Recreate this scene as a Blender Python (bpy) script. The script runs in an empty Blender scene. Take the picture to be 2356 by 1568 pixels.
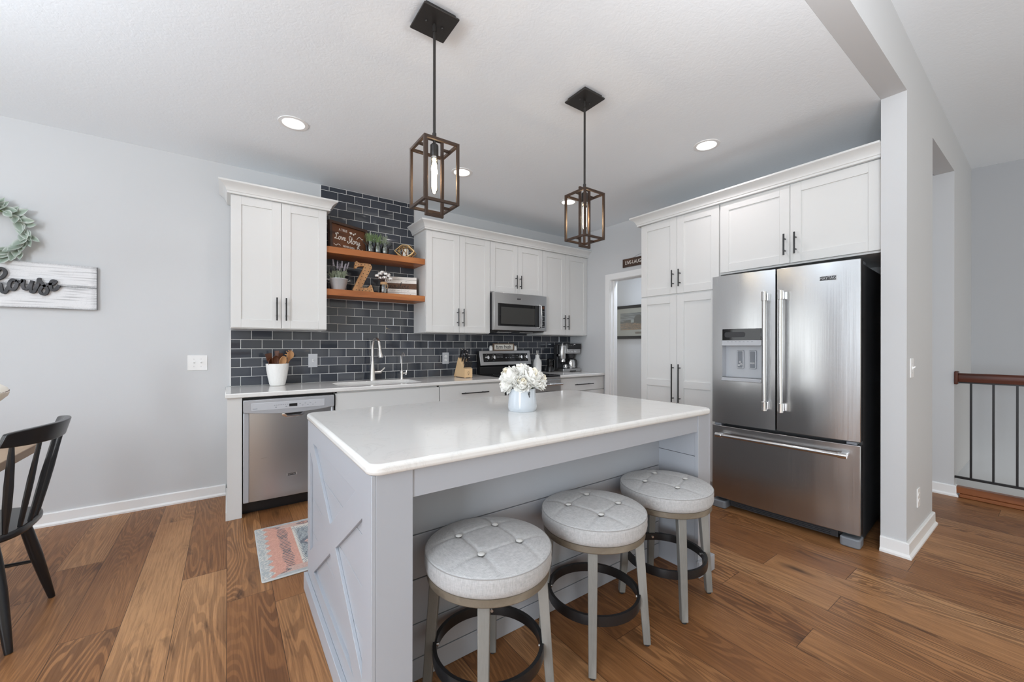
import bpy, bmesh, math, random
from math import sin, cos, pi, radians, sqrt, atan2
from mathutils import Vector, Matrix
random.seed(7)
SC = bpy.context.scene
COL = SC.collection

# ------------------------------------------------------------------ camera
cam_d = bpy.data.cameras.new('camera')
cam_d.sensor_fit = 'HORIZONTAL'
cam_d.sensor_width = 36.0
cam_d.lens = 36.0 * 916.49 / 2356.0
cam_d.shift_y = (794.63 - 784.0) / 2356.0
cam_d.clip_start = 0.05
cam = bpy.data.objects.new('camera', cam_d)
COL.objects.link(cam)
cam.location = (0.6692, -4.1328, 1.2571)
cam.rotation_mode = 'XYZ'
_cr, _sr = cos(0.0013), sin(0.0013)
_r = Vector((cos(-0.6205), sin(-0.6205), 0)); _f = Vector((-sin(-0.6205), cos(-0.6205), 0)); _u = Vector((0, 0, 1))
_r2 = _r * _cr + _u * _sr; _u2 = _u * _cr - _r * _sr
_m = Matrix((_r2, _u2, -_f)).transposed()
cam.rotation_euler = _m.to_euler('XYZ')
SC.camera = cam

# ------------------------------------------------------------------ colour management, world, lights
SC.view_settings.view_transform = 'Standard'
SC.view_settings.look = 'None'
SC.view_settings.gamma = 1.0
SC.view_settings.use_curve_mapping = False
SC.view_settings.exposure = 0.10
try:
    SC.cycles.max_bounces = 10
    SC.cycles.diffuse_bounces = 5
    SC.cycles.glossy_bounces = 4
    SC.cycles.transmission_bounces = 6
    SC.cycles.use_denoising = True
    SC.cycles.sample_clamp_indirect = 6.0
    SC.cycles.caustics_reflective = False
    SC.cycles.caustics_refractive = False
except Exception:
    pass
world = bpy.data.worlds.new('world')
SC.world = world
world.use_nodes = True
_bg = world.node_tree.nodes['Background']
# strength and colour of each light, added fills included
LIGHT = {
    'world': (0.86, (1.01, 1.0, 0.94)),
    'patio': (20.0, (0.96, 1.0, 1.05)),
    'window_right': (3.0, (1, 1, 1)),
    'side_fill': (205.0, (0.91, 1.0, 1.10)),
    'ceil_fill_a': (74.0, (0.90, 1.0, 1.10)),
    'ceil_fill_b': (28.0, (0.98, 1.0, 1.04)),
    'cans': (2.2, (1.06, .98, 1.0)),
    'hall': (17.0, (0.92, 1.0, 1.12)),
}
_bg.inputs[0].default_value = (*LIGHT['world'][1], 1)
_bg.inputs[1].default_value = LIGHT['world'][0]

def area_light(name, loc, direction, sx, sy, power, color, spread=pi):
    d = bpy.data.lights.new(name, 'AREA')
    d.shape = 'RECTANGLE'; d.size = sx; d.size_y = sy
    d.energy = power; d.color = color
    d.spread = spread
    o = bpy.data.objects.new(name, d)
    COL.objects.link(o)
    o.location = loc
    o.rotation_euler = Vector(direction).to_track_quat('-Z', 'Y').to_euler()
    return o
# daylight through the patio door in the left wall and a living-room window behind the camera, then an added side fill
area_light('patio_daylight', (-3.385, -1.13, 1.09), (1, 0, 0), 1.75, 1.9, *LIGHT['patio'])
area_light('unseen_room_light', (4.0, -6.7, 1.55), (-0.1, 1, 0), 2.2, 2.3, *LIGHT['window_right'])
area_light('unseen_room_light', (-3.385, -5.8, 1.4), (1, 0, 0), 1.7, 2.1, *LIGHT['side_fill'])  # unseen fill added to light the room from the left
# unseen upward fill lights added to brighten the ceiling
area_light('ceiling_fill', (-1.2, -2.7, 1.95), (0, 0, 1), .8, .8, *LIGHT['ceil_fill_a'])
area_light('ceiling_fill', (1.8, -4.35, 1.95), (0, 0, 1), .6, .6, *LIGHT['ceil_fill_b'])

# unseen fill light added to brighten the hall beyond the doorway
area_light('hall_fill', (5.2, -1.3, 2.74), (0, 0, -1), .3, .3, *LIGHT['hall'])

# ------------------------------------------------------------------ mesh helpers
class MB:
    def __init__(s):
        s.v = []; s.f = []; s.M = None
    def pt(s, p):
        p = Vector(p)
        if s.M is not None: p = s.M @ p
        s.v.append(tuple(p)); return len(s.v) - 1
    def face(s, *idx): s.f.append(tuple(idx))
    def quad(s, a, b, c, d):
        s.face(s.pt(a), s.pt(b), s.pt(c), s.pt(d))
    def hexa(s, p):   # 8 points, 4 bottom then 4 top
        i = [s.pt(q) for q in p]
        for a in ((0, 3, 2, 1), (4, 5, 6, 7), (0, 1, 5, 4), (1, 2, 6, 5), (2, 3, 7, 6), (3, 0, 4, 7)):
            s.face(*[i[k] for k in a])
    def box(s, x0, x1, y0, y1, z0, z1):
        if x0 > x1: x0, x1 = x1, x0
        if y0 > y1: y0, y1 = y1, y0
        if z0 > z1: z0, z1 = z1, z0
        s.hexa([(x0, y0, z0), (x1, y0, z0), (x1, y1, z0), (x0, y1, z0), (x0, y0, z1), (x1, y0, z1), (x1, y1, z1), (x0, y1, z1)])
        return s
    def beam(s, p, q, w, h, up=(0, 0, 1), w2=None, h2=None):   # bar of rectangular section from p to q
        p = Vector(p); q = Vector(q); d = (q - p).normalized(); up = Vector(up)
        sd = d.cross(up)
        if sd.length < 1e-6: sd = d.cross(Vector((0, 1, 0)))
        sd.normalize(); u = sd.cross(d).normalized()
        w2 = w if w2 is None else w2; h2 = h if h2 is None else h2
        pts = []
        for c, ww, hh in ((p, w, h), (q, w2, h2)):
            pts += [c - sd * ww / 2 - u * hh / 2, c + sd * ww / 2 - u * hh / 2, c + sd * ww / 2 + u * hh / 2, c - sd * ww / 2 + u * hh / 2]
        s.hexa(pts); return s
    def tube(s, pts, r, n=10, closed=False, sq=1.0):
        pts = [Vector(p) for p in pts]; m = len(pts)
        rs = r if isinstance(r, (list, tuple)) else [r] * m
        T = []
        for i in range(m):
            if closed: t = pts[(i + 1) % m] - pts[i - 1]
            else: t = pts[min(i + 1, m - 1)] - pts[max(i - 1, 0)]
            T.append(t.normalized())
        ref = Vector((0, 0, 1)) if abs(T[0].z) < .9 else Vector((1, 0, 0))
        nrm = (ref - T[0] * ref.dot(T[0])).normalized()
        rings = []
        for i in range(m):
            nrm = (nrm - T[i] * nrm.dot(T[i]))
            if nrm.length < 1e-6: nrm = T[i].orthogonal()
            nrm.normalize(); b = T[i].cross(nrm)
            rings.append([s.pt(pts[i] + (nrm * cos(2 * pi * k / n) * sq + b * sin(2 * pi * k / n)) * rs[i]) for k in range(n)])
        for i in range(m if closed else m - 1):
            A = rings[i]; B = rings[(i + 1) % m]
            for k in range(n): s.face(A[k], A[(k + 1) % n], B[(k + 1) % n], B[k])
        if not closed:
            s.face(*rings[0][::-1]); s.face(*rings[-1])
        return s
    def cyl(s, p, q, r, r2=None, n=16):
        return s.tube([p, q], [r, r if r2 is None else r2], n)
    def lathe(s, prof, c=(0, 0, 0), n=28, closed=False):
        c = Vector(c); rings = []
        for r, z in prof:
            if r < 1e-6: rings.append([s.pt(c + Vector((0, 0, z)))])
            else: rings.append([s.pt(c + Vector((r * cos(2 * pi * k / n), r * sin(2 * pi * k / n), z))) for k in range(n)])
        m = len(rings)
        for i in range(m if closed else m - 1):
            A = rings[i]; B = rings[(i + 1) % m]
            for k in range(n):
                k2 = (k + 1) % n
                if len(A) == 1 and len(B) == 1: continue
                if len(A) == 1: s.face(A[0], B[k2], B[k])
                elif len(B) == 1: s.face(A[k], A[k2], B[0])
                else: s.face(A[k], A[k2], B[k2], B[k])
        return s
    def sphere(s, c, r, sc=(1, 1, 1), nu=14, nv=9):
        c = Vector(c); prof = [(sin(pi * j / nv), -cos(pi * j / nv)) for j in range(nv + 1)]
        rings = []
        for rr, z in prof:
            if rr < 1e-6: rings.append([s.pt(c + Vector((0, 0, z * r * sc[2])))])
            else: rings.append([s.pt(c + Vector((rr * cos(2 * pi * k / nu) * r * sc[0], rr * sin(2 * pi * k / nu) * r * sc[1], z * r * sc[2]))) for k in range(nu)])
        for i in range(nv):
            A = rings[i]; B = rings[i + 1]
            for k in range(nu):
                k2 = (k + 1) % nu
                if len(A) == 1: s.face(A[0], B[k2], B[k])
                elif len(B) == 1: s.face(A[k], A[k2], B[0])
                else: s.face(A[k], A[k2], B[k2], B[k])
        return s
    def prism(s, poly, lo, hi, plane='xy', holes=()):
        """poly (and holes) in 2D, extruded lo..hi along the third axis; plane 'xy','xz','yz'"""
        def P(a, b, c):
            return {'xy': (a, b, c), 'xz': (a, c, b), 'yz': (c, a, b)}[plane]
        if not holes:
            n = len(poly)
            A = [s.pt(P(a, b, lo)) for a, b in poly]; B = [s.pt(P(a, b, hi)) for a, b in poly]
            s.face(*A[::-1]); s.face(*B)
            for k in range(n): s.face(A[k], A[(k + 1) % n], B[(k + 1) % n], B[k])
            return s
        bm = bmesh.new(); loops = []
        for loop in [poly] + list(holes):
            vs = [bm.verts.new((a, b, 0)) for a, b in loop]
            loops.append([len(s.v)])
            for k in range(len(vs)): bm.edges.new((vs[k], vs[(k + 1) % len(vs)]))
        bmesh.ops.triangle_fill(bm, use_beauty=True, use_dissolve=False, edges=bm.edges[:])
        bm.verts.index_update(); bm.verts.ensure_lookup_table()
        co = [(v.co.x, v.co.y) for v in bm.verts]; tri = [[v.index for v in f.verts] for f in bm.faces]
        bm.free()
        A = [s.pt(P(a, b, lo)) for a, b in co]; B = [s.pt(P(a, b, hi)) for a, b in co]
        for t in tri:
            s.face(*[A[k] for k in t][::-1]); s.face(*[B[k] for k in t])
        o = 0
        for loop in [poly] + list(holes):
            n = len(loop)
            for k in range(n): s.face(A[o + k], A[o + (k + 1) % n], B[o + (k + 1) % n], B[o + k])
            o += n
        return s
    def ribbon(s, pts, w, lo, hi, plane='xz', P=None):
        """flat stroke along a 2D path with round ends, thickness lo..hi"""
        n = len(pts); ws = w if isinstance(w, (list, tuple)) else [w] * n
        L = []; R = []
        for i in range(n):
            a = Vector(pts[max(i - 1, 0)]); b = Vector(pts[min(i + 1, n - 1)]); t = (b - a)
            if t.length < 1e-9: t = Vector((1, 0))
            t.normalize(); nn = Vector((-t.y, t.x)); p = Vector(pts[i])
            L.append(p + nn * ws[i] / 2); R.append(p - nn * ws[i] / 2)
        def Q(a, c):
            if P: return P(a.x, a.y, c)
            return {'xy': (a.x, a.y, c), 'xz': (a.x, c, a.y), 'yz': (c, a.x, a.y)}[plane]
        l0 = [s.pt(Q(a, lo)) for a in L]; r0 = [s.pt(Q(a, lo)) for a in R]
        l1 = [s.pt(Q(a, hi)) for a in L]; r1 = [s.pt(Q(a, hi)) for a in R]
        for i in range(n - 1):
            s.face(l1[i], l1[i + 1], r1[i + 1], r1[i]); s.face(l0[i + 1], l0[i], r0[i], r0[i + 1])
            s.face(l0[i], l0[i + 1], l1[i + 1], l1[i]); s.face(r0[i + 1], r0[i], r1[i], r1[i + 1])
        s.face(l0[0], l1[0], r1[0], r0[0]); s.face(l1[-1], l0[-1], r0[-1], r1[-1])
        return s
    def sweep(s, path, prof, side=1):
        """profile [(out, z)] along a mitred 2D path; side=+1: out is to the left of travel"""
        n = len(path); rings = []
        for i in range(n):
            p = Vector(path[i])
            d0 = (p - Vector(path[i - 1])).normalized() if i > 0 else None
            d1 = (Vector(path[i + 1]) - p).normalized() if i < n - 1 else None
            n0 = Vector((-d0.y, d0.x)) * side if d0 else None
            n1 = Vector((-d1.y, d1.x)) * side if d1 else None
            if n0 is None: m = n1
            elif n1 is None: m = n0
            else: m = (n0 + n1) / (1 + n0.dot(n1))
            rings.append([s.pt((p.x + m.x * o, p.y + m.y * o, z)) for o, z in prof])
        k = len(prof)
        for i in range(n - 1):
            for j in range(k):
                s.face(rings[i][j], rings[i][(j + 1) % k], rings[i + 1][(j + 1) % k], rings[i + 1][j])
        s.face(*rings[0][::-1]); s.face(*rings[-1])
        return s

def bez(P0, P1, P2, P3, n=10):
    out = []
    for i in range(n + 1):
        t = i / n; a = (1 - t)
        out.append(tuple(a ** 3 * P0[k] + 3 * a * a * t * P1[k] + 3 * a * t * t * P2[k] + t ** 3 * P3[k] for k in range(len(P0))))
    return out
def spline(pts, n=6, closed=False):
    """Catmull-Rom through pts"""
    m = len(pts); out = []
    for i in range(m if closed else m - 1):
        g = lambda k: pts[k % m] if closed else pts[min(max(k, 0), m - 1)]
        p0, p1, p2, p3 = g(i - 1), g(i), g(i + 1), g(i + 2)
        for j in range(n):
            t = j / n
            out.append(tuple(.5 * (2 * p1[k] + (p2[k] - p0[k]) * t + (2 * p0[k] - 5 * p1[k] + 4 * p2[k] - p3[k]) * t * t + (3 * p1[k] - p0[k] - 3 * p2[k] + p3[k]) * t ** 3) for k in range(len(p1))))
    if not closed: out.append(tuple(pts[-1]))
    return out
def rrect(x0, x1, y0, y1, r, n=5):
    out = []
    for cx, cy, a in ((x1 - r, y0 + r, -pi / 2), (x1 - r, y1 - r, 0), (x0 + r, y1 - r, pi / 2), (x0 + r, y0 + r, pi)):
        for k in range(n + 1):
            t = a + pi / 2 * k / n; out.append((cx + r * cos(t), cy + r * sin(t)))
    return out

def root_off(o):
    v = Vector((0, 0, 0))
    while o is not None:
        v += Vector(o.location); o = o.parent
    return v
def link_mesh(name, me, m, parent=None, bevel=None, segs=2, smooth=35):
    o = bpy.data.objects.new(name, me); COL.objects.link(o)
    if parent is not None: o.parent = parent
    if m is not None: me.materials.append(m)
    if smooth:
        me.polygons.foreach_set('use_smooth', [True] * len(me.polygons))
        me.set_sharp_from_angle(angle=radians(smooth))
    if bevel:
        b = o.modifiers.new('bevel', 'BEVEL'); b.width = bevel; b.segments = segs; b.limit_method = 'ANGLE'; b.angle_limit = radians(40)
        b.harden_normals = False
    me.update()
    return o
def obj(name, mb, m, parent=None, bevel=None, segs=2, smooth=35, label=None):
    off = root_off(parent) if parent is not None else Vector((0, 0, 0))
    me = bpy.data.meshes.new(name)
    me.from_pydata([(x - off.x, y - off.y, z - off.z) for x, y, z in mb.v], [], mb.f)
    bm = bmesh.new(); bm.from_mesh(me); bmesh.ops.recalc_face_normals(bm, faces=bm.faces); bm.to_mesh(me); bm.free()
    o = link_mesh(name, me, m, parent, bevel, segs, smooth)
    if label: o['label'] = label
    return o
def tag(o, label, cat, group=None):
    o['label'] = label; o['category'] = cat
    if group: o['group'] = group
    return o
def thing(name, label, cat, loc=(0, 0, 0), group=None):
    o = bpy.data.objects.new(name, None); COL.objects.link(o)
    o.empty_display_size = .05; o.location = loc
    return tag(o, label, cat, group)
def struct(name, mb, m, label, cat='structure', bevel=None, smooth=35):
    o = obj(name, mb, m, None, bevel, smooth=smooth); o['kind'] = 'structure'; o['label'] = label; o['category'] = cat
    return o
def single(name, mb, m, label, cat, group=None, bevel=None, smooth=35, origin=None):
    o = obj(name, mb, m, None, bevel, smooth=smooth)
    if origin is not None:
        o.data.transform(Matrix.Translation(-Vector(origin))); o.location = origin
    return tag(o, label, cat, group)
def copy_thing(o, parent=None):
    c = o.copy(); COL.objects.link(c)
    if parent is not None: c.parent = parent
    for ch in list(o.children): copy_thing(ch, c)
    return c
def text_mesh(s, size, depth=.001, space=1.0, align='CENTER'):
    cu = bpy.data.curves.new('t', 'FONT'); cu.body = s; cu.size = size; cu.extrude = depth / 2; cu.align_x = align; cu.align_y = 'CENTER'; cu.space_character = space
    cu.resolution_u = 3
    o = bpy.data.objects.new('t', cu); COL.objects.link(o)
    dg = bpy.context.evaluated_depsgraph_get()
    me = bpy.data.meshes.new_from_object(o.evaluated_get(dg))
    vs = [tuple(v.co) for v in me.vertices]; fs = [tuple(p.vertices) for p in me.polygons]
    bpy.data.objects.remove(o); bpy.data.curves.remove(cu); bpy.data.meshes.remove(me)
    return vs, fs
def add_text(mb, s, size, P, depth=.001, sx=1.0, align='CENTER', space=1.0):
    """P(u, v, d) maps text plane coordinates (d = outward) to the mesh's space"""
    vs, fs = text_mesh(s, size, depth, space, align); b = len(mb.v)
    for x, y, z in vs: mb.pt(P(x * sx, y, z + depth / 2))
    for f in fs: mb.face(*[b + k for k in f])
    return mb
def painted(name, nx, ny, P, colf, m, parent=None, smooth=None, label=None):
    """grid P(u,v) with a per-vertex colour colf(u,v) in attribute Col (sRGB in, u and v in 0..1)"""
    me = bpy.data.meshes.new(name)
    vs = []; cs = []
    off = root_off(parent) if parent is not None else Vector((0, 0, 0))
    for j in range(ny + 1):
        for i in range(nx + 1):
            u = i / nx; v = j / ny; p = Vector(P(u, v)) - off; vs.append(tuple(p)); cs.append(colf(u, v))
    fs = [(j * (nx + 1) + i, j * (nx + 1) + i + 1, (j + 1) * (nx + 1) + i + 1, (j + 1) * (nx + 1) + i) for j in range(ny) for i in range(nx)]
    me.from_pydata(vs, [], fs)
    a = me.color_attributes.new('Col', 'FLOAT_COLOR', 'POINT')
    flat = []
    for c in cs: flat += [lin(c[0]), lin(c[1]), lin(c[2]), 1.0]
    a.data.foreach_set('color', flat)
    o = link_mesh(name, me, m, parent, None, smooth=30)
    if label: o['label'] = label
    return o

# ------------------------------------------------------------------ materials
def lin(c):
    c = max(0.0, min(1.0, c))
    return c / 12.92 if c <= 0.04045 else ((c + 0.055) / 1.055) ** 2.4
def rgb(r, g, b): return (lin(r / 255), lin(g / 255), lin(b / 255), 1)
class Mat:
    def __init__(s, name):
        s.m = bpy.data.materials.new(name); s.m.use_nodes = True
        s.t = s.m.node_tree; s.n = s.t.nodes; s.l = s.t.links
        s.b = s.n['Principled BSDF']
    def node(s, kind, **kw):
        n = s.n.new('ShaderNode' + kind)
        for k, v in kw.items():
            if k.startswith('i_'): n.inputs[k[2:].replace('_', ' ')].default_value = v
            else: setattr(n, k, v)
        return n
    def link(s, a, b): s.l.new(a, b)
    def coords(s, scale=(1, 1, 1), kind='Object'):
        tc = s.node('TexCoord'); mp = s.node('Mapping'); mp.inputs['Scale'].default_value = scale
        s.link(tc.outputs[kind], mp.inputs['Vector']); return mp.outputs['Vector']
    def noise(s, vec, scale=5, detail=3, rough=.5, dist=0):
        n = s.node('TexNoise'); n.inputs['Scale'].default_value = scale; n.inputs['Detail'].default_value = detail
        n.inputs['Roughness'].default_value = rough; n.inputs['Distortion'].default_value = dist
        s.link(vec, n.inputs['Vector']); return n.outputs['Fac']
    def ramp(s, fac, stops, interp='LINEAR'):
        r = s.node('ValToRGB'); r.color_ramp.interpolation = interp
        e = r.color_ramp.elements
        while len(e) < len(stops): e.new(0.5)
        for k, (p, c) in enumerate(stops):
            e[k].position = p; e[k].color = c if len(c) == 4 else (*c, 1)
        s.link(fac, r.inputs['Fac']); return r.outputs['Color']
    def mix(s, fac, a, b, mode='MIX'):
        x = s.node('Mix', data_type='RGBA', blend_type=mode)
        for sock, v in ((0, fac), (6, a), (7, b)):
            if hasattr(v, 'is_output'): s.link(v, x.inputs[sock])
            else: x.inputs[sock].default_value = v
        return x.outputs[2]
    def math(s, op, a, b=0.0, clamp=False):
        x = s.node('Math', operation=op, use_clamp=clamp)
        for k, v in ((0, a), (1, b)):
            if hasattr(v, 'is_output'): s.link(v, x.inputs[k])
            else: x.inputs[k].default_value = v
        return x.outputs[0]
    def bump(s, h, strength=.2, dist=.002):
        b = s.node('Bump'); b.inputs['Strength'].default_value = strength; b.inputs['Distance'].default_value = dist
        s.link(h, b.inputs['Height']); s.link(b.outputs[0], s.b.inputs['Normal'])
    def set(s, **kw):
        names = dict(color='Base Color', rough='Roughness', metal='Metallic', ior='IOR', trans='Transmission Weight', emit='Emission Color', es='Emission Strength', aniso='Anisotropic', arot='Anisotropic Rotation', coat='Coat Weight', sheen='Sheen Weight', spec='Specular IOR Level', alpha='Alpha', sss='Subsurface Weight')
        for k, v in kw.items():
            i = s.b.inputs[names[k]]
            if hasattr(v, 'is_output'): s.link(v, i)
            else: i.default_value = v
        return s
def plain(name, c, rough=.5, metal=0.0, **kw):
    return Mat(name).set(color=c, rough=rough, metal=metal, **kw).m

def m_paint(name, c, rough=.55, tex=.12, scale=260, dist=.0006):
    a = Mat(name); v = a.coords()
    a.set(color=c, rough=rough); a.bump(a.noise(v, scale, 2), tex, dist); return a.m
M = {}
M['wall'] = m_paint('wall_paint', rgb(205, 206, 207), .6, .25, 220)
M['white'] = m_paint('cabinet_white', rgb(220, 220, 218), .32, .03, 300)
M['trim'] = m_paint('trim_white', rgb(238, 238, 237), .35, .03, 300)
M['island'] = m_paint('island_grey_paint', rgb(170, 173, 179), .38, .05, 300)
a = Mat('ceiling_texture'); v = a.coords()
h = a.math('ADD', a.math('MULTIPLY', a.ramp(a.noise(v, 26, 4, .6, 1.2), [(.42, (0, 0, 0)), (.58, (1, 1, 1))]), .7), a.noise(v, 90, 3))
a.set(color=rgb(241, 246, 250), rough=.7); a.bump(h, .13, .003); M['ceil'] = a.m
# quartz
a = Mat('white_quartz'); v = a.coords()
n1 = a.noise(v, 3.2, 6, .62, 1.6)
vein = a.ramp(a.math('ABSOLUTE', a.math('SUBTRACT', n1, .5)), [(0.0, rgb(214, 213, 210)), (.006, rgb(225, 224, 221)), (.03, rgb(228, 227, 224))])
sp = a.ramp(a.noise(v, 60, 3, .7), [(.26, rgb(210, 208, 205)), (.32, rgb(228, 227, 224))])
a.set(color=a.mix(.35, vein, sp), rough=.09, ior=1.52); M['quartz'] = a.m
# stainless: brushed, with faint sheet waviness
def m_steel(name, axis='z', base=.60, rough=.27, wave=.10, tint=(1, 1, 1), wdist=.004):
    a = Mat(name)
    sc = {'z': (240, 240, 2), 'y': (240, 2, 240), 'x': (2, 240, 240)}[axis]
    v = a.coords(sc)
    n = a.noise(v, 1.0, 2)
    v2 = a.coords({'z': (5, 5, .9), 'y': (5, .9, 5), 'x': (.9, 5, 5)}[axis])
    w = a.noise(v2, 1.0, 1)
    r = a.math('ADD', a.math('MULTIPLY', n, .10), rough - .05)
    a.set(color=(base * tint[0], base * tint[1], base * tint[2], 1), metal=1.0, rough=r)
    hh = a.math('ADD', a.math('MULTIPLY', n, .02), w)
    a.bump(hh, wave, wdist); return a.m
M['steel'] = m_steel('brushed_steel')
M['steel_h'] = m_steel('brushed_steel_wide', 'x', .55, .30)
M['fridge'] = m_steel('fridge_steel', 'z', .50, .24, .35, wdist=.012)
M['steelbar'] = plain('steel_bar', (.66, .66, .66, 1), .2, 1.0)
M['chrome'] = plain('chrome', (.78, .78, .78, 1), .08, 1.0)
M['nickel'] = plain('satin_nickel', (.74, .72, .69, 1), .28, 1.0)
M['silver'] = plain('silver_plastic', rgb(178, 180, 184), .35, .3)
M['black'] = plain('black_plastic', (.012, .012, .013, 1), .3)
M['blackgloss'] = plain('black_glass', (.006, .006, .007, 1), .05)
M['blackmetal'] = plain('black_metal', (.012, .012, .013, 1), .30)
M['dark'] = plain('dark_grey', (.03, .03, .033, 1), .5)
M['fridgeside'] = plain('fridge_side_grey', (.035, .036, .038, 1), .5)
M['greyplastic'] = plain('grey_plastic', rgb(120, 124, 130), .45)
M['ovenglass'] = plain('dark_glass', (.012, .012, .012, 1), .06)
M['mwglass'] = plain('microwave_glass', (.05, .05, .047, 1), .12)
M['bronze'] = plain('dark_bronze', (.050, .029, .019, 1), .45, .35)
M['canopybronze'] = plain('canopy_bronze', (.030, .027, .025, 1), .42, .3)
M['blackpaint'] = plain('black_paint', (.010, .010, .011, 1), .28)
M['tile'] = None
a = Mat('slate_tile')
at = a.node('Attribute'); at.attribute_name = 'Col'; v = a.coords()
a.set(color=a.mix(a.math('MULTIPLY', a.noise(v, 25, 3), .35), at.outputs['Color'], rgb(68, 71, 78)), rough=.13)
a.bump(a.noise(v, 14, 2), .05, .004); M['tile'] = a.m
M['grout'] = plain('grout', rgb(226, 225, 222), .8)
# shelf wood
def m_wood(name, c1, c2, c3, axis='x', rough=.4, s=1.0, ring=26):
    a = Mat(name)
    sc = {'x': (1.2, 9, 9), 'y': (9, 1.2, 9), 'z': (9, 9, 1.2)}[axis]
    v = a.coords(tuple(k * s for k in sc))
    n = a.noise(v, 1.0, 3, .5, .5)
    g = a.math('SINE', a.math('MULTIPLY', n, ring))
    fine = a.noise(a.coords(tuple(k * 28 * s for k in sc)), 1.0, 2)
    base = a.ramp(n, [(.3, c1), (.5, c2), (.7, c3)])
    k = a.math('MULTIPLY', a.math('ADD', a.math('MULTIPLY', g, .5), a.math('MULTIPLY', fine, .9)), .35, True)
    a.set(color=a.mix(k, base, c1), rough=rough); a.bump(fine, .08, .001); return a.m
M['shelf'] = m_wood('shelf_wood', rgb(142, 80, 36), rgb(172, 103, 52), rgb(186, 118, 64), 'x', .35)
M['legwood'] = m_wood('grey_wash_wood', rgb(92, 90, 85), rgb(132, 130, 125), rgb(148, 146, 141), 'z', .45)
M['bandwood'] = m_wood('seat_band_wood', rgb(86, 76, 64), rgb(118, 108, 94), rgb(134, 126, 112), 'x', .4)
M['blockwood'] = m_wood('block_maple', rgb(205, 168, 122), rgb(226, 194, 150), rgb(232, 204, 164), 'z', .45)
M['darkwood'] = m_wood('walnut', rgb(62, 34, 20), rgb(98, 56, 34), rgb(122, 74, 46), 'z', .4)
M['lightspoon'] = m_wood('olive_wood', rgb(152, 98, 56), rgb(206, 160, 112), rgb(230, 198, 160), 'z', .45)
M['tablewood'] = m_wood('table_oak', rgb(132, 106, 82), rgb(168, 142, 116), rgb(186, 162, 136), 'y', .5)
M['railwood'] = m_wood('handrail_wood', rgb(58, 26, 16), rgb(92, 44, 26), rgb(112, 58, 36), 'y', .3)
M['signbrown'] = m_wood('sign_brown', rgb(66, 36, 18), rgb(112, 66, 34), rgb(150, 92, 52), 'x', .5)
M['framebrown'] = m_wood('frame_brown', rgb(46, 30, 22), rgb(72, 50, 38), rgb(88, 62, 46), 'x', .5)
M['barnwood'] = m_wood('barn_wood', rgb(92, 74, 58), rgb(132, 110, 92), rgb(150, 130, 112), 'x', .7)
M['zwood'] = m_wood('kraft_brown', rgb(140, 96, 58), rgb(184, 138, 92), rgb(196, 152, 106), 'z', .6)
M['nosing'] = m_wood('nosing_wood', rgb(110, 62, 34), rgb(150, 92, 54), rgb(168, 110, 70), 'y', .35)
# linen
a = Mat('grey_linen'); v = a.coords()
wx = a.noise(a.coords((900, 60, 60)), 1.0, 1); wy = a.noise(a.coords((60, 900, 60)), 1.0, 1); wz = a.noise(a.coords((60, 60, 900)), 1.0, 1)
w = a.math('ADD', a.math('ADD', wx, wy), wz)
a.set(color=a.ramp(w, [(.35, rgb(176, 174, 172)), (.75, rgb(212, 210, 208))]) if False else a.mix(a.math('SUBTRACT', a.math('MULTIPLY', w, .8), .7, True), rgb(154, 153, 153), rgb(196, 195, 194)), rough=.9, sheen=.15)
a.bump(w, .3, .0008); M['linen'] = a.m
M['linenbutton'] = plain('linen_button', rgb(196, 194, 190), .8)
M['seam'] = plain('linen_seam', rgb(152, 150, 148), .9)
M['ceramic'] = plain('white_ceramic', rgb(238, 237, 235), .25)
M['crock'] = None
a = Mat('quilted_ceramic'); v = a.coords((70, 70, 46))
vo = a.node('TexVoronoi'); vo.inputs['Scale'].default_value = 1.0; a.link(v, vo.inputs['Vector'])
a.set(color=rgb(236, 235, 232), rough=.35); a.bump(vo.outputs['Distance'], .5, .003); M['crock'] = a.m
a = Mat('grey_glaze'); v = a.coords()
a.set(color=a.mix(a.noise(v, 12, 4), rgb(186, 193, 200), rgb(206, 211, 216)), rough=.12); a.bump(a.noise(v, 20, 2), .08, .004); M['glaze'] = a.m
a = Mat('petal_white'); v = a.coords()
a.set(color=a.mix(a.noise(v, 30, 2), rgb(240, 238, 232), rgb(250, 249, 246)), rough=.75, sss=.0); M['petal'] = a.m
M['petalshade'] = plain('petal_cream', rgb(236, 228, 208), .75)
M['glass'] = Mat('clear_glass').set(color=(1, 1, 1, 1), rough=.02, trans=1.0, ior=1.45).m
def m_thin(name, tint, fac):
    a = Mat(name); tr = a.node('BsdfTransparent'); tr.inputs[0].default_value = tint
    gl = a.node('BsdfGlossy'); gl.inputs['Roughness'].default_value = .04
    fr = a.node('Fresnel'); fr.inputs[0].default_value = 1.45
    mx = a.node('MixShader'); a.link(a.math('ADD', fr.outputs[0], fac, True), mx.inputs[0]); a.link(tr.outputs[0], mx.inputs[1]); a.link(gl.outputs[0], mx.inputs[2])
    a.link(mx.outputs[0], a.n['Material Output'].inputs[0]); return a.m
M['jar'] = m_thin('jar_glass', (.84, .87, .87, 1), .12)
M['pane'] = m_thin('pane_glass', (.95, .97, .97, 1), .02)
M['green'] = plain('plant_green', rgb(122, 146, 96), .6)
M['sage'] = plain('sage_leaf', rgb(150, 160, 138), .65)
M['lavender'] = plain('lavender_flower', rgb(160, 154, 162), .7)
a = Mat('lambs_ear'); at = a.node('Attribute'); at.attribute_name = 'Col'; a.set(color=at.outputs['Color'], rough=.8, sheen=.2); M['leaf'] = a.m
M['galv'] = Mat('galvanised').set(color=rgb(196, 198, 200), rough=.38, metal=.35).m
M['gold'] = plain('brushed_gold', (.62, .42, .20, 1), .3, 1.0)
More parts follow.
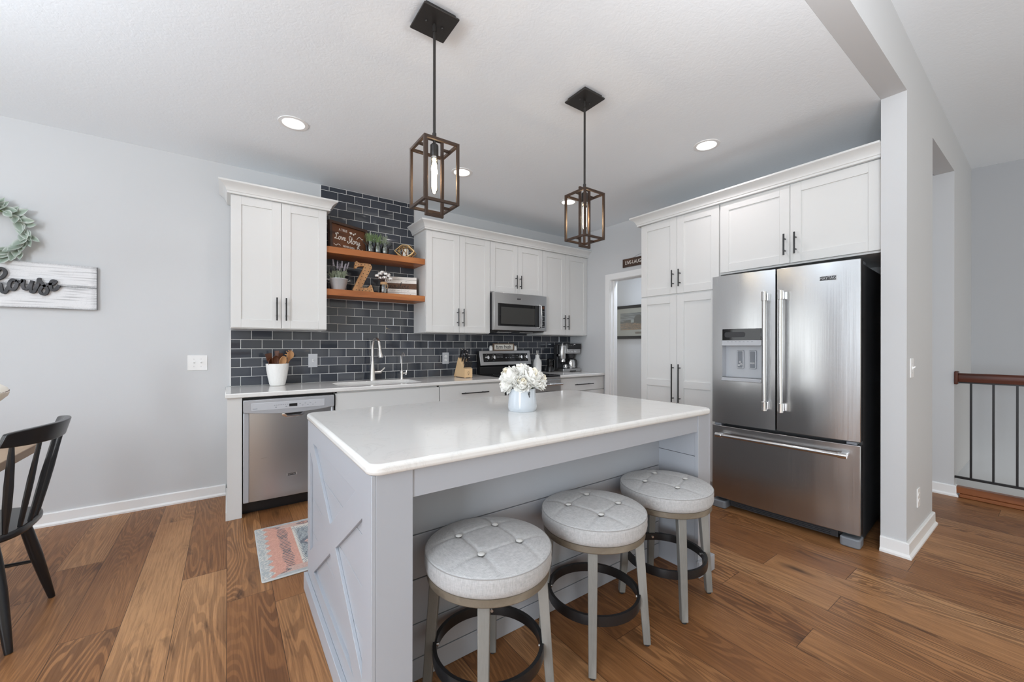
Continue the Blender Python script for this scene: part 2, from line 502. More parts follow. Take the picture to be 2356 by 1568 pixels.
M['candle'] = plain('candle_wax', rgb(244, 238, 226), .5)
M['twine'] = plain('twine', rgb(196, 160, 120), .85)
M['cotton'] = plain('cotton_boll', rgb(248, 246, 243), .95)
M['pod'] = plain('cotton_pod', rgb(92, 58, 44), .8)
M['letterwhite'] = plain('letter_white', rgb(240, 236, 228), .7)
M['ink'] = plain('ink_black', (.015, .014, .014, 1), .6)
M['letterblack'] = m_wood('charcoal_letter', rgb(48, 48, 50), rgb(72, 72, 75), rgb(92, 92, 95), 'x', .7)
M['paintcol'] = None
a = Mat('painted_surface'); at = a.node('Attribute'); at.attribute_name = 'Col'; a.set(color=at.outputs['Color'], rough=.75); M['paintcol'] = a.m
a = Mat('rug_pile'); at = a.node('Attribute'); at.attribute_name = 'Col'; a.set(color=at.outputs['Color'], rough=.95, sheen=.2); a.bump(a.noise(a.coords(), 420, 2), .6, .003); M['rug'] = a.m
M['rugedge'] = plain('rug_binding', rgb(196, 198, 196), .95)
a = Mat('lamp_disc'); a.set(color=(1, 1, 1, 1), emit=(1, .98, .95, 1), es=9.0); M['disc'] = a.m
a = Mat('filament_glow'); a.set(color=(1, .9, .7, 1), emit=(1, .80, .52, 1), es=26.0); M['filament'] = a.m
a = Mat('display_glow'); a.set(color=(.02, .02, .02, 1), emit=(.5, .7, .9, 1), es=.12); M['display'] = a.m
M['white_plastic'] = plain('white_plastic', rgb(240, 240, 239), .35)
M['greyplate'] = plain('grey_plate', rgb(190, 192, 196), .4)
M['hole'] = plain('slot_dark', (.03, .03, .03, 1), .6)
M['mat'] = plain('mat_board', rgb(222, 214, 202), .8)
M['stairwall'] = m_paint('stair_wall_paint', rgb(178, 180, 183), .6, .2, 220)
M['rubber'] = plain('rubber', (.015, .015, .015, 1), .7)
M['label_plate'] = plain('badge_dark', (.02, .02, .022, 1), .3)

# ================================================================== SETTING
H = 2.78
# --- floor of random-length planks running from the back wall towards the living room
def build_floor():
    rnd = random.Random(11)
    PW = 0.1935; X0 = 0.668
    known = {0: -1.74, -1: -1.375, -3: -1.665, -4: -.865, 10: -3.47, 11: -3.065, 12: -3.466, 13: -3.106, 14: -3.433, 15: -2.656, 16: -3.608}
    vs = []; fs = []; uva = []; uvb = []; cols = []
    for k in range(-22, 27):
        xa = X0 + PW * k; xb = xa + PW
        xa = max(xa, -3.4); xb = min(xb, 5.70)
        if xb - xa < .005: continue
        ytop = 1.2 if xb > 4.66 else 0.05
        ys = []
        y = known.get(k, -rnd.uniform(.2, 1.9))
        yy = y
        while yy < ytop: yy += rnd.uniform(1.5, 1.9); ys.append(yy)
        ys.append(y); yy = y
        while yy > -6.8: yy -= rnd.uniform(1.5, 1.9); ys.append(yy)
        ys.sort()
        for a, b in zip(ys[:-1], ys[1:]):
            ca, cb = max(a, -6.8), min(b, ytop)
            if cb - ca < .002: continue
            r = (rnd.random(), rnd.random(), rnd.random(), 1.0)
            i = len(vs); vs += [(xa, ca, 0), (xb, ca, 0), (xb, cb, 0), (xa, cb, 0)]
            fs.append((i, i + 1, i + 2, i + 3))
            uva += [0, ca - a, xb - xa, ca - a, xb - xa, cb - a, 0, cb - a]
            uvb += [xb - xa, b - ca, 0, b - ca, 0, b - cb, xb - xa, b - cb]
            for _ in range(4): cols += r
    me = bpy.data.meshes.new('floor'); me.from_pydata(vs, [], fs)
    u1 = me.uv_layers.new(name='edge_a'); u1.data.foreach_set('uv', uva)
    u2 = me.uv_layers.new(name='edge_b'); u2.data.foreach_set('uv', uvb)
    c = me.color_attributes.new('rnd', 'FLOAT_COLOR', 'CORNER'); c.data.foreach_set('color', cols)
    a = Mat('oak_plank_floor')
    at = a.node('Attribute'); at.attribute_name = 'rnd'
    sep = a.node('SeparateColor'); a.link(at.outputs['Color'], sep.inputs[0])
    tc = a.node('TexCoord')
    off = a.node('VectorMath', operation='MULTIPLY_ADD'); a.link(at.outputs['Color'], off.inputs[0]); off.inputs[1].default_value = (31, 17, 23); a.link(tc.outputs['Object'], off.inputs[2])
    def sc(s):
        m_ = a.node('Mapping'); m_.inputs['Scale'].default_value = s; a.link(off.outputs[0], m_.inputs['Vector']); return m_.outputs[0]
    n = a.noise(sc((5.6, .50, 1)), 1.0, 2, .40, .35)                       # cathedral figure
    rings = a.math('SINE', a.math('MULTIPLY', n, 190))
    fig = a.ramp(rings, [(.0, (1, 1, 1)), (.22, (.55, .55, .55)), (.5, (0, 0, 0))])
    amt = a.ramp(a.noise(sc((2.2, .8, 1)), 1.0, 2), [(.35, (0.1, .1, .1)), (.65, (1, 1, 1))])
    pores = a.noise(sc((170, 5.0, 1)), 1.0, 4, .7)
    tone = a.noise(sc((3.2, .9, 1)), 1.0, 3)
    base = a.ramp(a.math('ADD', a.math('ADD', a.math('MULTIPLY', sep.outputs[0], .32), .12), a.math('MULTIPLY', tone, .5)), [(.2, rgb(110, 70, 41)), (.45, rgb(146, 99, 60)), (.62, rgb(168, 120, 78)), (.85, rgb(190, 144, 100))])
    dark = rgb(66, 36, 18)
    c1 = a.mix(a.math('MULTIPLY', a.math('MULTIPLY', fig, amt), .55), base, dark)
    c2 = a.mix(a.math('MULTIPLY', a.ramp(pores, [(.42, (0, 0, 0)), (.75, (1, 1, 1))]), .50), c1, dark)
    knots = a.ramp(a.noise(sc((11, 2.2, 1)), 1.0, 4, .62, .8), [(.60, (0, 0, 0)), (.74, (1, 1, 1))])
    c2b = a.mix(a.math('MULTIPLY', knots, .78), c2, rgb(50, 28, 15))
    vo = a.node('TexVoronoi'); vo.inputs['Scale'].default_value = 1.0; vo.inputs['Randomness'].default_value = 1.0; a.link(sc((4.2, 1.25, 1)), vo.inputs['Vector'])
    kn = a.math('ADD', vo.outputs['Distance'], a.math('MULTIPLY', a.math('SUBTRACT', a.noise(sc((24, 9, 1)), 1.0, 3), .5), .14))
    core = a.ramp(kn, [(.03, (1, 1, 1)), (.085, (.55, .55, .55)), (.17, (0, 0, 0))])
    c3 = a.mix(a.math('MULTIPLY', core, .8), c2b, rgb(46, 27, 16))
    ua = a.node('UVMap'); ua.uv_map = 'edge_a'; ub = a.node('UVMap'); ub.uv_map = 'edge_b'
    mn = a.node('VectorMath', operation='MINIMUM'); a.link(ua.outputs[0], mn.inputs[0]); a.link(ub.outputs[0], mn.inputs[1])
    sx = a.node('SeparateXYZ'); a.link(mn.outputs[0], sx.inputs[0])
    e = a.math('MINIMUM', sx.outputs[0], sx.outputs[1])
    seam = a.math('LESS_THAN', e, .0011)
    a.set(color=a.mix(a.math('MULTIPLY', seam, .8), c3, rgb(34, 20, 12)), rough=a.math('ADD', a.math('MULTIPLY', pores, .22), .30), spec=.30)
    bev = a.math('MULTIPLY', a.math('MINIMUM', e, .003), 300.0, True)
    hgt = a.math('ADD', bev, a.math('MULTIPLY', pores, .25))
    a.bump(hgt, .22, .0016)
    o = link_mesh('floor', me, a.m, smooth=None)
    o['kind'] = 'structure'; o['label'] = 'wide brown oak plank floor of the whole room'; o['category'] = 'floor'
build_floor()

# --- shell
mb = MB().box(-3.5, 4.755, 0, .12, 0, H)
struct('wall_back', mb, M['wall'], 'light grey wall at the back behind the sink run', 'wall')
mb = MB().box(4.64, 4.755, -.745, -.0005, 0, H).box(4.64, 4.755, -3.4535, -1.56, 0, H).box(4.64, 4.755, -1.56, -.745, 2.10, H)
struct('wall_right', mb, M['wall'], 'light grey wall right of the stove with an open doorway', 'wall')
mb = MB().box(3.958, 4.72, -3.57, -3.454, 0, 3.6).box(-3.5, 3.958, -3.57, -3.454, H, 3.6).box(4.72, 5.64, -3.57, -3.454, 2.73, 3.6).box(5.64, 5.755, -3.57, -3.4535, 0, 3.6).box(5.755, 6.63, -3.57, -3.454, .155, 3.6)
struct('wall_fridge_stub', mb, M['wall'], 'grey stub wall and dropped header beside the fridge', 'wall')
mb = MB().box(5.64, 5.755, -3.4535, 1.2, 0, 2.75)
struct('wall_hall', mb, M['wall'], 'grey hall wall seen through the openings', 'wall')
mb = MB().box(4.6, 5.8, 1.2, 1.3, 0, 2.8)
struct('wall_hall_end', mb, M['wall'], 'grey wall closing the end of the hall', 'wall')
mb = MB().box(6.63, 6.75, -6.8, 1.2, -2.0, 3.6)
struct('wall_stair', mb, M['stairwall'], 'grey wall on the far side of the stairwell', 'wall')
mb = MB().box(5.755, 6.63, -3.10, -3.0, -2.0, .30)
struct('wall_stair_under', mb, M['stairwall'], 'grey wall low in the stairwell behind the railing', 'wall')
mb = MB().box(5.70, 6.63, -6.8, -3.1, -1.5, -1.4)
struct('floor_stair_landing', mb, M['nosing'], 'wooden landing down in the stairwell', 'floor')
mb = MB().box(-3.5, -3.4, -6.8, -6.72, 0, H + .8).box(-3.5, -3.4, -4.88, -2.10, 0, H + .8).box(-3.5, -3.4, -6.72, -4.88, 0, .28).box(-3.5, -3.4, -6.72, -4.88, 2.52, H + .8).box(-3.5, -3.4, -.16, 0, 0, H).box(-3.5, -3.4, -2.10, -.16, 2.12, H)
struct('wall_left', mb, M['wall'], 'grey wall on the left with the patio door', 'wall')
mb = MB().box(-3.5, 4.755, -3.4535, .12, H, H + .08)
struct('ceiling', mb, M['ceil'], 'white textured kitchen ceiling', 'ceiling')
mb = MB().box(4.755, 5.64, -3.4535, 1.2, 2.75, 2.83)
struct('ceiling_hall', mb, M['ceil'], 'white ceiling of the hall', 'ceiling')
zc = lambda x, y: 3.003 + .041 * (6.63 - x) + .07 * (y + 3.57)
mb = MB(); P4 = [(-3.5, -6.8), (6.75, -6.8), (6.75, -3.56), (-3.5, -3.56)]
mb.hexa([(x, y, zc(x, y)) for x, y in P4] + [(x, y, zc(x, y) + .1) for x, y in P4])
struct('ceiling_living', mb, M['ceil'], 'white textured raised ceiling of the living room at the right', 'ceiling')
# patio door frame in the left wall
mb = MB()
for y0, y1, z0, z1 in ((-2.10, -2.02, 0, 2.12), (-.24, -.16, 0, 2.12), (-1.17, -1.09, 0, 2.12), (-2.10, -.16, 2.04, 2.12), (-2.10, -.16, 0, .14)):
    mb.box(-3.46, -3.375, y0, y1, z0, z1)
pd = struct('door_1', mb, M['trim'], 'white sliding patio door frame in the left wall', 'door', .004)
obj('pane', MB().box(-3.43, -3.425, -2.02, -.24, .14, 2.04), M['pane'], pd)
wm = MB()  # unseen window frame added around the left fill light
for y0, y1, z0, z1 in ((-6.72, -6.65, .28, 2.52), (-4.95, -4.88, .28, 2.52), (-5.83, -5.77, .28, 2.52), (-6.72, -4.88, 2.45, 2.52), (-6.72, -4.88, .28, .35)): wm.box(-3.46, -3.375, y0, y1, z0, z1)
wd = struct('added_window', wm, M['trim'], 'white window frame added around the fill light in the left wall of the living room', 'window', .004)
obj('pane', MB().box(-3.43, -3.425, -6.65, -4.95, .35, 2.45), M['pane'], wd)

BB = [(0, 0), (.026, 0), (.026, .012), (.015, .024), (.014, .084), (.008, .09), (0, .09)]
mb = MB().sweep([(-3.4, 0), (.659, 0)], BB, -1)
struct('baseboard_back', mb, M['trim'], 'white baseboard along the back wall', 'baseboard')
mb = MB().sweep([(3.958, -3.454), (3.958, -3.57), (4.72, -3.57), (4.72, -3.454)], BB, -1)
struct('baseboard_stub', mb, M['trim'], 'white baseboard around the stub wall beside the fridge', 'baseboard')
mb = MB().sweep([(5.64, 1.19), (5.64, -3.57), (5.70, -3.57)], BB, -1)
struct('baseboard_hall', mb, M['trim'], 'white baseboard along the hall wall', 'baseboard')
mb = MB().sweep([(4.64, -.3), (4.64, -.655)], BB, -1)
# door casing
mb = MB()
mb.box(4.621, 4.64, -.735, -.66, 0, 2.165).box(4.621, 4.64, -1.645, -1.57, 0, 2.165).box(4.621, 4.64, -1.57, -.735, 2.09, 2.165)
mb.box(4.638, 4.757, -.7455, -.730, 0, 2.10).box(4.638, 4.757, -1.575, -1.5595, 0, 2.10).box(4.638, 4.757, -1.56, -.745, 2.085, 2.1005)
mb.box(4.68, 4.715, -.757, -.745, 0, 2.085)
struct('trim_1', mb, M['trim'], 'white door casing around the open doorway to the hall', 'door casing', .002)
# wood nosing and curb at the stair edge
mb = MB().box(5.62, 5.70, -6.8, -3.60, .001, .03).box(5.635, 5.70, -6.8, -3.575, .03, .085)
struct('trim_2', mb, M['nosing'], 'brown wood nosing along the stair opening', 'trim', .006)

# --- backsplash tiles
def build_tiles():
    rnd = random.Random(5)
    W = .1556; P = .0794; zb = .9093; g = .0020
    mb = MB(); col = []
    def tile(x0, x1, z0, z1):
        x0 += g; x1 -= g; z0 += g; z1 -= g
        if x1 - x0 < .006 or z1 - z0 < .006: return
        e = min(.0022, (x1 - x0) / 4)
        t1, t2 = rnd.gauss(0, .0005), rnd.gauss(0, .0005)
        b = [(x0, -.003, z0), (x1, -.003, z0), (x1, -.003, z1), (x0, -.003, z1)]
        m_ = [(x0, -.0072, z0), (x1, -.0072, z0), (x1, -.0072, z1), (x0, -.0072, z1)]
        cx, cz = (x0 + x1) / 2, (z0 + z1) / 2
        f_ = [(x0 + e, 0, z0 + e), (x1 - e, 0, z0 + e), (x1 - e, 0, z1 - e), (x0 + e, 0, z1 - e)]
        f_ = [(x, -.0086 + t1 * (x - cx) / .075 + t2 * (z - cz) / .038 * .6, z) for x, _, z in f_]
        B = [mb.pt(p) for p in b]; Mi = [mb.pt(p) for p in m_]; F = [mb.pt(p) for p in f_]
        for A, C_ in ((B, Mi), (Mi, F)):
            for k in range(4): mb.face(A[k], A[(k + 1) % 4], C_[(k + 1) % 4], C_[k])
        mb.face(*F)
        s = rnd.uniform(-9, 9); c = ((62 + s) / 255, (66 + s) / 255, (74 + s * 1.1) / 255)
        col.extend([c] * 12)
    for i in range(24):
        z0 = zb + P * i; z1 = z0 + P
        if z0 > H - .01: break
        z1 = min(z1, H - .001)
        spans = [(.693, 4.638)] if i < 6 else ([(1.389, 2.313)] + ([(3.086, 3.854)] if i == 6 else []))
        xo = .8394 if (5 - i) % 2 == 0 else .8394 - W / 2
        for a, b in spans:
            k = math.floor((a - xo) / W)
            while xo + k * W < b:
                tile(max(a, xo + k * W), min(b, xo + (k + 1) * W), z0, z1); k += 1
    o = obj('backsplash', mb, M['tile'], None, smooth=25)
    at = o.data.color_attributes.new('Col', 'FLOAT_COLOR', 'POINT')
    flat = []
    for c in col: flat += [lin(c[0]), lin(c[1]), lin(c[2]), 1]
    at.data.foreach_set('color', flat)
    o['kind'] = 'structure'; tag(o, 'dark slate-blue subway tile backsplash with pale grout', 'backsplash')
    gm = MB().box(.692, 4.639, -.0066, -.0005, .9093, zb + 6 * P).box(1.388, 2.314, -.0066, -.0005, zb + 6 * P, H - .0005)
    obj('grout', gm, M['grout'], o)
    obj('edge_strip', MB().box(.686, .693, -.010, -.0005, .912, zb + 6 * P).box(1.384, 1.389, -.010, -.0005, 2.52, H - .001), M['trim'], o)
build_tiles()

# ================================================================== CABINETS
def fbox(mb, ax, front, u0, u1, v0, v1, d0, d1):
    """box on a vertical face: ax 'y' faces -y at y=front, ax 'x' faces -x at x=front; d is the distance outwards"""
    if ax == 'y': mb.box(u0, u1, front - d1, front - d0, v0, v1)
    else: mb.box(front - d1, front - d0, u0, u1, v0, v1)
    return mb
def shaker(ax, face, u0, u1, v0, v1, rails=(), st=.0665, g=.0015):
    """door: face is the carcass front; the door stands 20 mm proud of it"""
    if u0 > u1: u0, u1 = u1, u0
    u0 += g; u1 -= g; v0 += g; v1 -= g
    mb = MB()
    fbox(mb, ax, face, u0 + st - .004, u1 - st + .004, v0 + st - .004, v1 - st + .004, 0, .0105)
    fbox(mb, ax, face, u0, u0 + st, v0, v1, 0, .02); fbox(mb, ax, face, u1 - st, u1, v0, v1, 0, .02)
    for a, b in ((v0, v0 + st), (v1 - st, v1)) + tuple(rails):
        fbox(mb, ax, face, u0 + st, u1 - st, a, b, 0, .0198)
    return mb
def pull(ax, face, u, v0, v1, vert=True, off=.052, w=.010):
    """bar pull on a door whose front stands at face-0.02"""
    mb = MB(); f = face - .02
    P = lambda uu, vv, d: (uu, f - d, vv) if ax == 'y' else (f - d, uu, vv)
    if vert:
        mb.cyl(P(u, v0, .034), P(u, v1, .034), .0058, n=10)
        k = .22 if abs(v1 - v0) < .25 else .1
        for q in (v0 + (v1 - v0) * k, v1 - (v1 - v0) * k): mb.cyl(P(u, q, -.001), P(u, q, .034), .005, n=8)
    else:
        mb.cyl(P(v0, u, .034), P(v1, u, .034), .0058, n=10)
        for q in (v0 + (v1 - v0) * .18, v1 - (v1 - v0) * .18): mb.cyl(P(q, u, -.001), P(q, u, .034), .005, n=8)
    return mb
CROWN = [(0, 2.438), (.024, 2.438), (.024, 2.452), (.029, 2.456), (.031, 2.466), (.037, 2.478), (.048, 2.492), (.062, 2.503), (.074, 2.509), (.078, 2.512), (.078, 2.524), (0, 2.524)]
Z0, Z1 = 1.390, 2.443
def upper(name, label, x0, x1, z0, z1, split, pulls, face=-.31, loc=None):
    t = thing(name, label, 'cabinet', ((x0 + x1) / 2, -.0005, z0), 'white wall cabinets')
    mb = MB().box(x0, x1, face, -.0105, z0, z1)
    obj('carcass', mb, M['white'], t, .001)
    for (a, b), pu in zip(((x0, split), (split, x1)), pulls):
        d = obj('door', shaker('y', face, a, b, z0 + .006, z1 - .006), M['white'], t, .0014)
        obj('handle', pull('y', face, pu[0], pu[1], pu[2]), M['blackmetal'], d)
    return t
t = upper('wall_cabinet', 'white two-door wall cabinet left of the floating shelves', .690, 1.382, Z0, Z1, 1.034, ((1.000, 1.46, 1.648), (1.067, 1.46, 1.648)))
obj('crown', MB().sweep([(.690, -.0105), (.690, -.331), (1.382, -.331), (1.382, -.0105)], CROWN, -1), M['white'], t)
upper('wall_cabinet', 'tall white wall cabinet between the floating shelves and the microwave', 2.312, 3.081, Z0, Z1, 2.696, ((2.667, 1.462, 1.65), (2.732, 1.462, 1.65)))
upper('wall_cabinet', 'short white wall cabinet above the microwave', 3.083, 3.854, 1.862, Z1, 3.471, ((3.438, 1.925, 2.082), (3.502, 1.925, 2.082)))
upper('wall_cabinet', 'tall white wall cabinet right of the microwave in the corner', 3.856, 4.638, Z0, Z1, 4.242, ((4.205, 1.463, 1.65), (4.271, 1.463, 1.65)))
o = single('crown_molding', MB().sweep([(2.312, -.0105), (2.312, -.331), (4.639, -.331)], CROWN, -1), M['white'], 'white crown molding topping the cabinets above the stove', 'molding')
# pantry wall
FX = 4.03
def tall():
    t = thing('pantry_cabinet', 'tall white four-door pantry cabinet left of the fridge', 'cabinet', (4.33, -2.05, 0))
    obj('carcass', MB().box(FX, 4.6395, -2.432, -1.655, .10, Z1), M['white'], t, .001)
    obj('toe_kick', MB().box(FX + .06, 4.6395, -2.432, -1.655, 0, .10), M['white'], t)
    for a, b, uu in ((-2.046, -1.661, -2.014), (-2.430, -2.046, -2.081)):
        d = obj('door', shaker('x', FX, a, b, 1.735, 2.437), M['white'], t, .0014)
        obj('handle', pull('x', FX, uu, 1.795, 1.95), M['blackmetal'], d)
        d = obj('door', shaker('x', FX, a, b, .105, 1.722, rails=((.876, .940),)), M['white'], t, .0014)
        obj('handle', pull('x', FX, uu, .743, 1.091), M['blackmetal'], d)
    t = thing('fridge_cabinet', 'white two-door cabinet above the fridge', 'cabinet', (4.33, -2.94, 1.85))
    obj('carcass', MB().box(FX, 4.6395, -3.452, -2.434, 1.850, Z1), M['white'], t, .001)
    for a, b, uu in ((-2.946, -2.440, -2.917), (-3.450, -2.946, -2.984)):
        d = obj('door', shaker('x', FX, a, b, 1.862, 2.437), M['white'], t, .0014)
        obj('handle', pull('x', FX, uu, 1.922, 2.076), M['blackmetal'], d)
    single('crown_molding', MB().sweep([(4.639, -1.6535), (FX - .0225, -1.6535), (FX - .0225, -3.453)], CROWN, -1), M['white'], 'white crown molding topping the pantry and the fridge cabinet', 'molding')
tall()

# --- base cabinets along the back wall
BF = -.612     # carcass front; doors stand 20 mm proud
single('end_panel', MB().box(.668, .757, -.634, -.0005, .0005, .876).box(.660, .668, -.634, -.02, .0005, .06), M['white'], 'white end panel left of the dishwasher', 'panel', bevel=.001)
def base_cab(name, label, x0, x1, drawer, pullx):
    t = thing(name, label, 'cabinet', ((x0 + x1) / 2, -.3, 0))
    mb = MB()
    if drawer is None:
        mb.box(x0, x0 + .018, BF, -.0105, .1, .876).box(x1 - .018, x1, BF, -.0105, .1, .876).box(x0, x1, BF, BF + .02, .1, .876).box(x0, x1, BF, -.0105, .1, .118)
    else: mb.box(x0, x1, BF, -.0105, .1, .876)
    obj('carcass', mb, M['white'], t, .001)
    obj('toe_kick', MB().box(x0, x1, BF + .06, -.02, 0, .1), M['white'], t)
    d = obj('drawer_front', fbox(MB(), 'y', BF, x0 + .002, x1 - .002, .706, .862, 0, .02), M['white'], t, .0016)
    if drawer: obj('handle', pull('y', BF, drawer, pullx[0], pullx[1], False), M['blackmetal'], d)
    mid = (x0 + x1) / 2
    for a, b, u in ((x0, mid, mid - .035), (mid, x1, mid + .035)):
        dd = obj('door', shaker('y', BF, a + .001, b - .001, .105, .70), M['white'], t, .0014)
        obj('handle', pull('y', BF, u, .50, .66), M['blackmetal'], dd)
base_cab('sink_cabinet', 'white sink cabinet with a plain false front beside the dishwasher', 1.390, 2.319, None, None)
base_cab('base_cabinet', 'white drawer cabinet between the sink and the stove', 2.323, 3.080, .785, (2.543, 2.857))
base_cab('base_cabinet', 'white drawer cabinet in the corner right of the stove', 3.861, 4.635, .786, (4.086, 4.407))
# worktops
sink_hole = rrect(1.455, 2.185, -.555, -.150, .05)
mb = MB().prism([(.656, -.655), (3.083, -.655), (3.083, -.0095), (.656, -.0095)], .8765, .9095, 'xy', [sink_hole[::-1]])
single('countertop', mb, M['quartz'], 'long white quartz countertop with the sink', 'countertop', bevel=.006)
single('countertop', MB().box(3.8585, 4.6395, -.655, -.0095, .8765, .9095), M['quartz'], 'short white quartz countertop in the corner under the coffee maker', 'countertop', bevel=.006)
# sink basin
t = thing('sink', 'white undermount sink set in the long countertop', 'sink', (1.82, -.352, .876))
outer = rrect(1.430, 2.210, -.575, -.125, .06); inn = rrect(1.452, 2.188, -.558, -.147, .05)
mb = MB().prism(outer, .69, .8762, 'xy', [inn[::-1]]); mb.prism(outer, .672, .69, 'xy')
obj('basin', mb, M['ceramic'], t, .003)
obj('drain', MB().lathe([(0, .6905), (.03, .6905), (.044, .694), (.046, .692), (0, .6901)], (1.82, -.30, 0)), M['nickel'], t)

# --- floating shelves
for z, nm in ((2.083, 'upper orange-brown floating wood shelf on the tiles'), (1.705, 'lower orange-brown floating wood shelf on the tiles')):
    single('floating_shelf', MB().box(1.3835, 2.3105, -.306, -.0095, z, z + .057), M['shelf'], nm, 'shelf', bevel=.002)

# ================================================================== APPLIANCES
def badge(parent, P, w, h, s, ax_txt=True):
    """nameplate: P(u,v,d)"""
    mb = MB(); mb.hexa([P(-w / 2, -h / 2, 0), P(w / 2, -h / 2, 0), P(w / 2, h / 2, 0), P(-w / 2, h / 2, 0), P(-w / 2, -h / 2, .002), P(w / 2, -h / 2, .002), P(w / 2, h / 2, .002), P(-w / 2, h / 2, .002)])
    b = obj('badge', mb, M['chrome'], parent)
    k = .86; mb = MB(); mb.hexa([P(-w / 2 * k, -h / 2 * k, .0015), P(w / 2 * k, -h / 2 * k, .0015), P(w / 2 * k, h / 2 * k, .0015), P(-w / 2 * k, h / 2 * k, .0015), P(-w / 2 * k, -h / 2 * k, .0026), P(w / 2 * k, -h / 2 * k, .0026), P(w / 2 * k, h / 2 * k, .0026), P(-w / 2 * k, h / 2 * k, .0026)])
    mb2 = MB(); add_text(mb2, s, h * .80, lambda u, v, d: P(u, v, .0025 + d), .0008, w * .8 / (h * .8 * len(s) * .62))
    obj('badge_plate', mb, M['label_plate'], b); obj('lettering', mb2, M['chrome'], b)
def dishwasher():
    x0, x1 = .7605, 1.3795; f = -.635
    t = thing('dishwasher', 'stainless dishwasher under the left end of the countertop', 'dishwasher', ((x0 + x1) / 2, -.3, 0))
    obj('tub', MB().box(x0, x1, f + .05, -.02, .03, .868), M['black'], t)
    obj('toe_kick', MB().box(x0, x1, f + .085, f + .10, .001, .11), M['black'], t)
    # door skin, slightly bowed
    mb = MB(); n = 10
    prof = [(x0 + .006 + (x1 - x0 - .012) * k / n, f - .012 * (1 - (2 * k / n - 1) ** 4)) for k in range(n + 1)]
    mb.prism(prof + [(x1 - .006, f + .045), (x0 + .006, f + .045)], .105, .765, 'xy')
    d = obj('door', mb, M['steel_h'], t, .002)
    mb = MB()
    for xx in (x0 + .008, x0 + .033): mb.cyl((xx, f - .004, .105), (xx, f - .004, .762), .008, n=8)
    obj('side_trim', MB().box(x0 + .003, x0 + .040, f - .010, f + .03, .104, .764), M['silver'], t, .006, 3)
    obj('side_trim', MB().box(x1 - .024, x1 - .004, f - .010, f + .03, .104, .764), M['silver'], t, .006, 3)
    # control panel with a curved lower lip
    poly = [(x0 + .003, .855), (x1 - .003, .855)] + [(x1 - .003 - (x1 - x0 - .006) * k / 14, .766 - .026 * (1 - (2 * k / 14 - 1) ** 2)) for k in range(15)]
    c = obj('control_panel', MB().prism(poly[::-1], f - .026, f + .04, 'xz'), M['silver'], t, .004, 3)
    obj('panel_inset', MB().box(x0 + .05, x1 - .075, f - .0275, f - .02, .775, .832), M['greyplate'], c, .002)
    obj('display', MB().box(1.055, 1.11, f - .0285, f - .02, .79, .812), M['black'], c)
    mb = MB()
    for k in range(7): mb.box(.955 + .014 * k, .963 + .014 * k, f - .0282, f - .02, .806, .809)
    for k in range(7): mb.box(1.125 + .018 * k, 1.134 + .018 * k, f - .0282, f - .02, .806 - .014 * (k % 2), .809 - .014 * (k % 2))
    for xx in (.962, 1.03): mb.box(xx, xx + .012, f - .0282, f - .02, .790, .794)
    mb.box(.82, .85, f - .0282, f - .02, .789, .792)
    obj('panel_print', mb, M['greyplastic'], c)
    mb = MB(); mb.lathe([(.075, 0), (.078, .012), (.05, .030), (0, .034)], (0, 0, 0), 24)
    mb.v = [(1.085 + x, f - .014 - z * .2, .732 + y * .36) for x, y, z in mb.v]
    obj('handle_pocket', mb, M['chrome'], t)
    obj('pocket_recess', MB().prism([(1.02, .742), (1.15, .742), (1.13, .726), (1.04, .726)], f - .0225, f - .005, 'xz'), M['black'], t)
    badge(t, lambda u, v, dd: (1.075 + u, f - .0125 - dd, .268 + v), .066, .020, 'MAYTAG')
dishwasher()
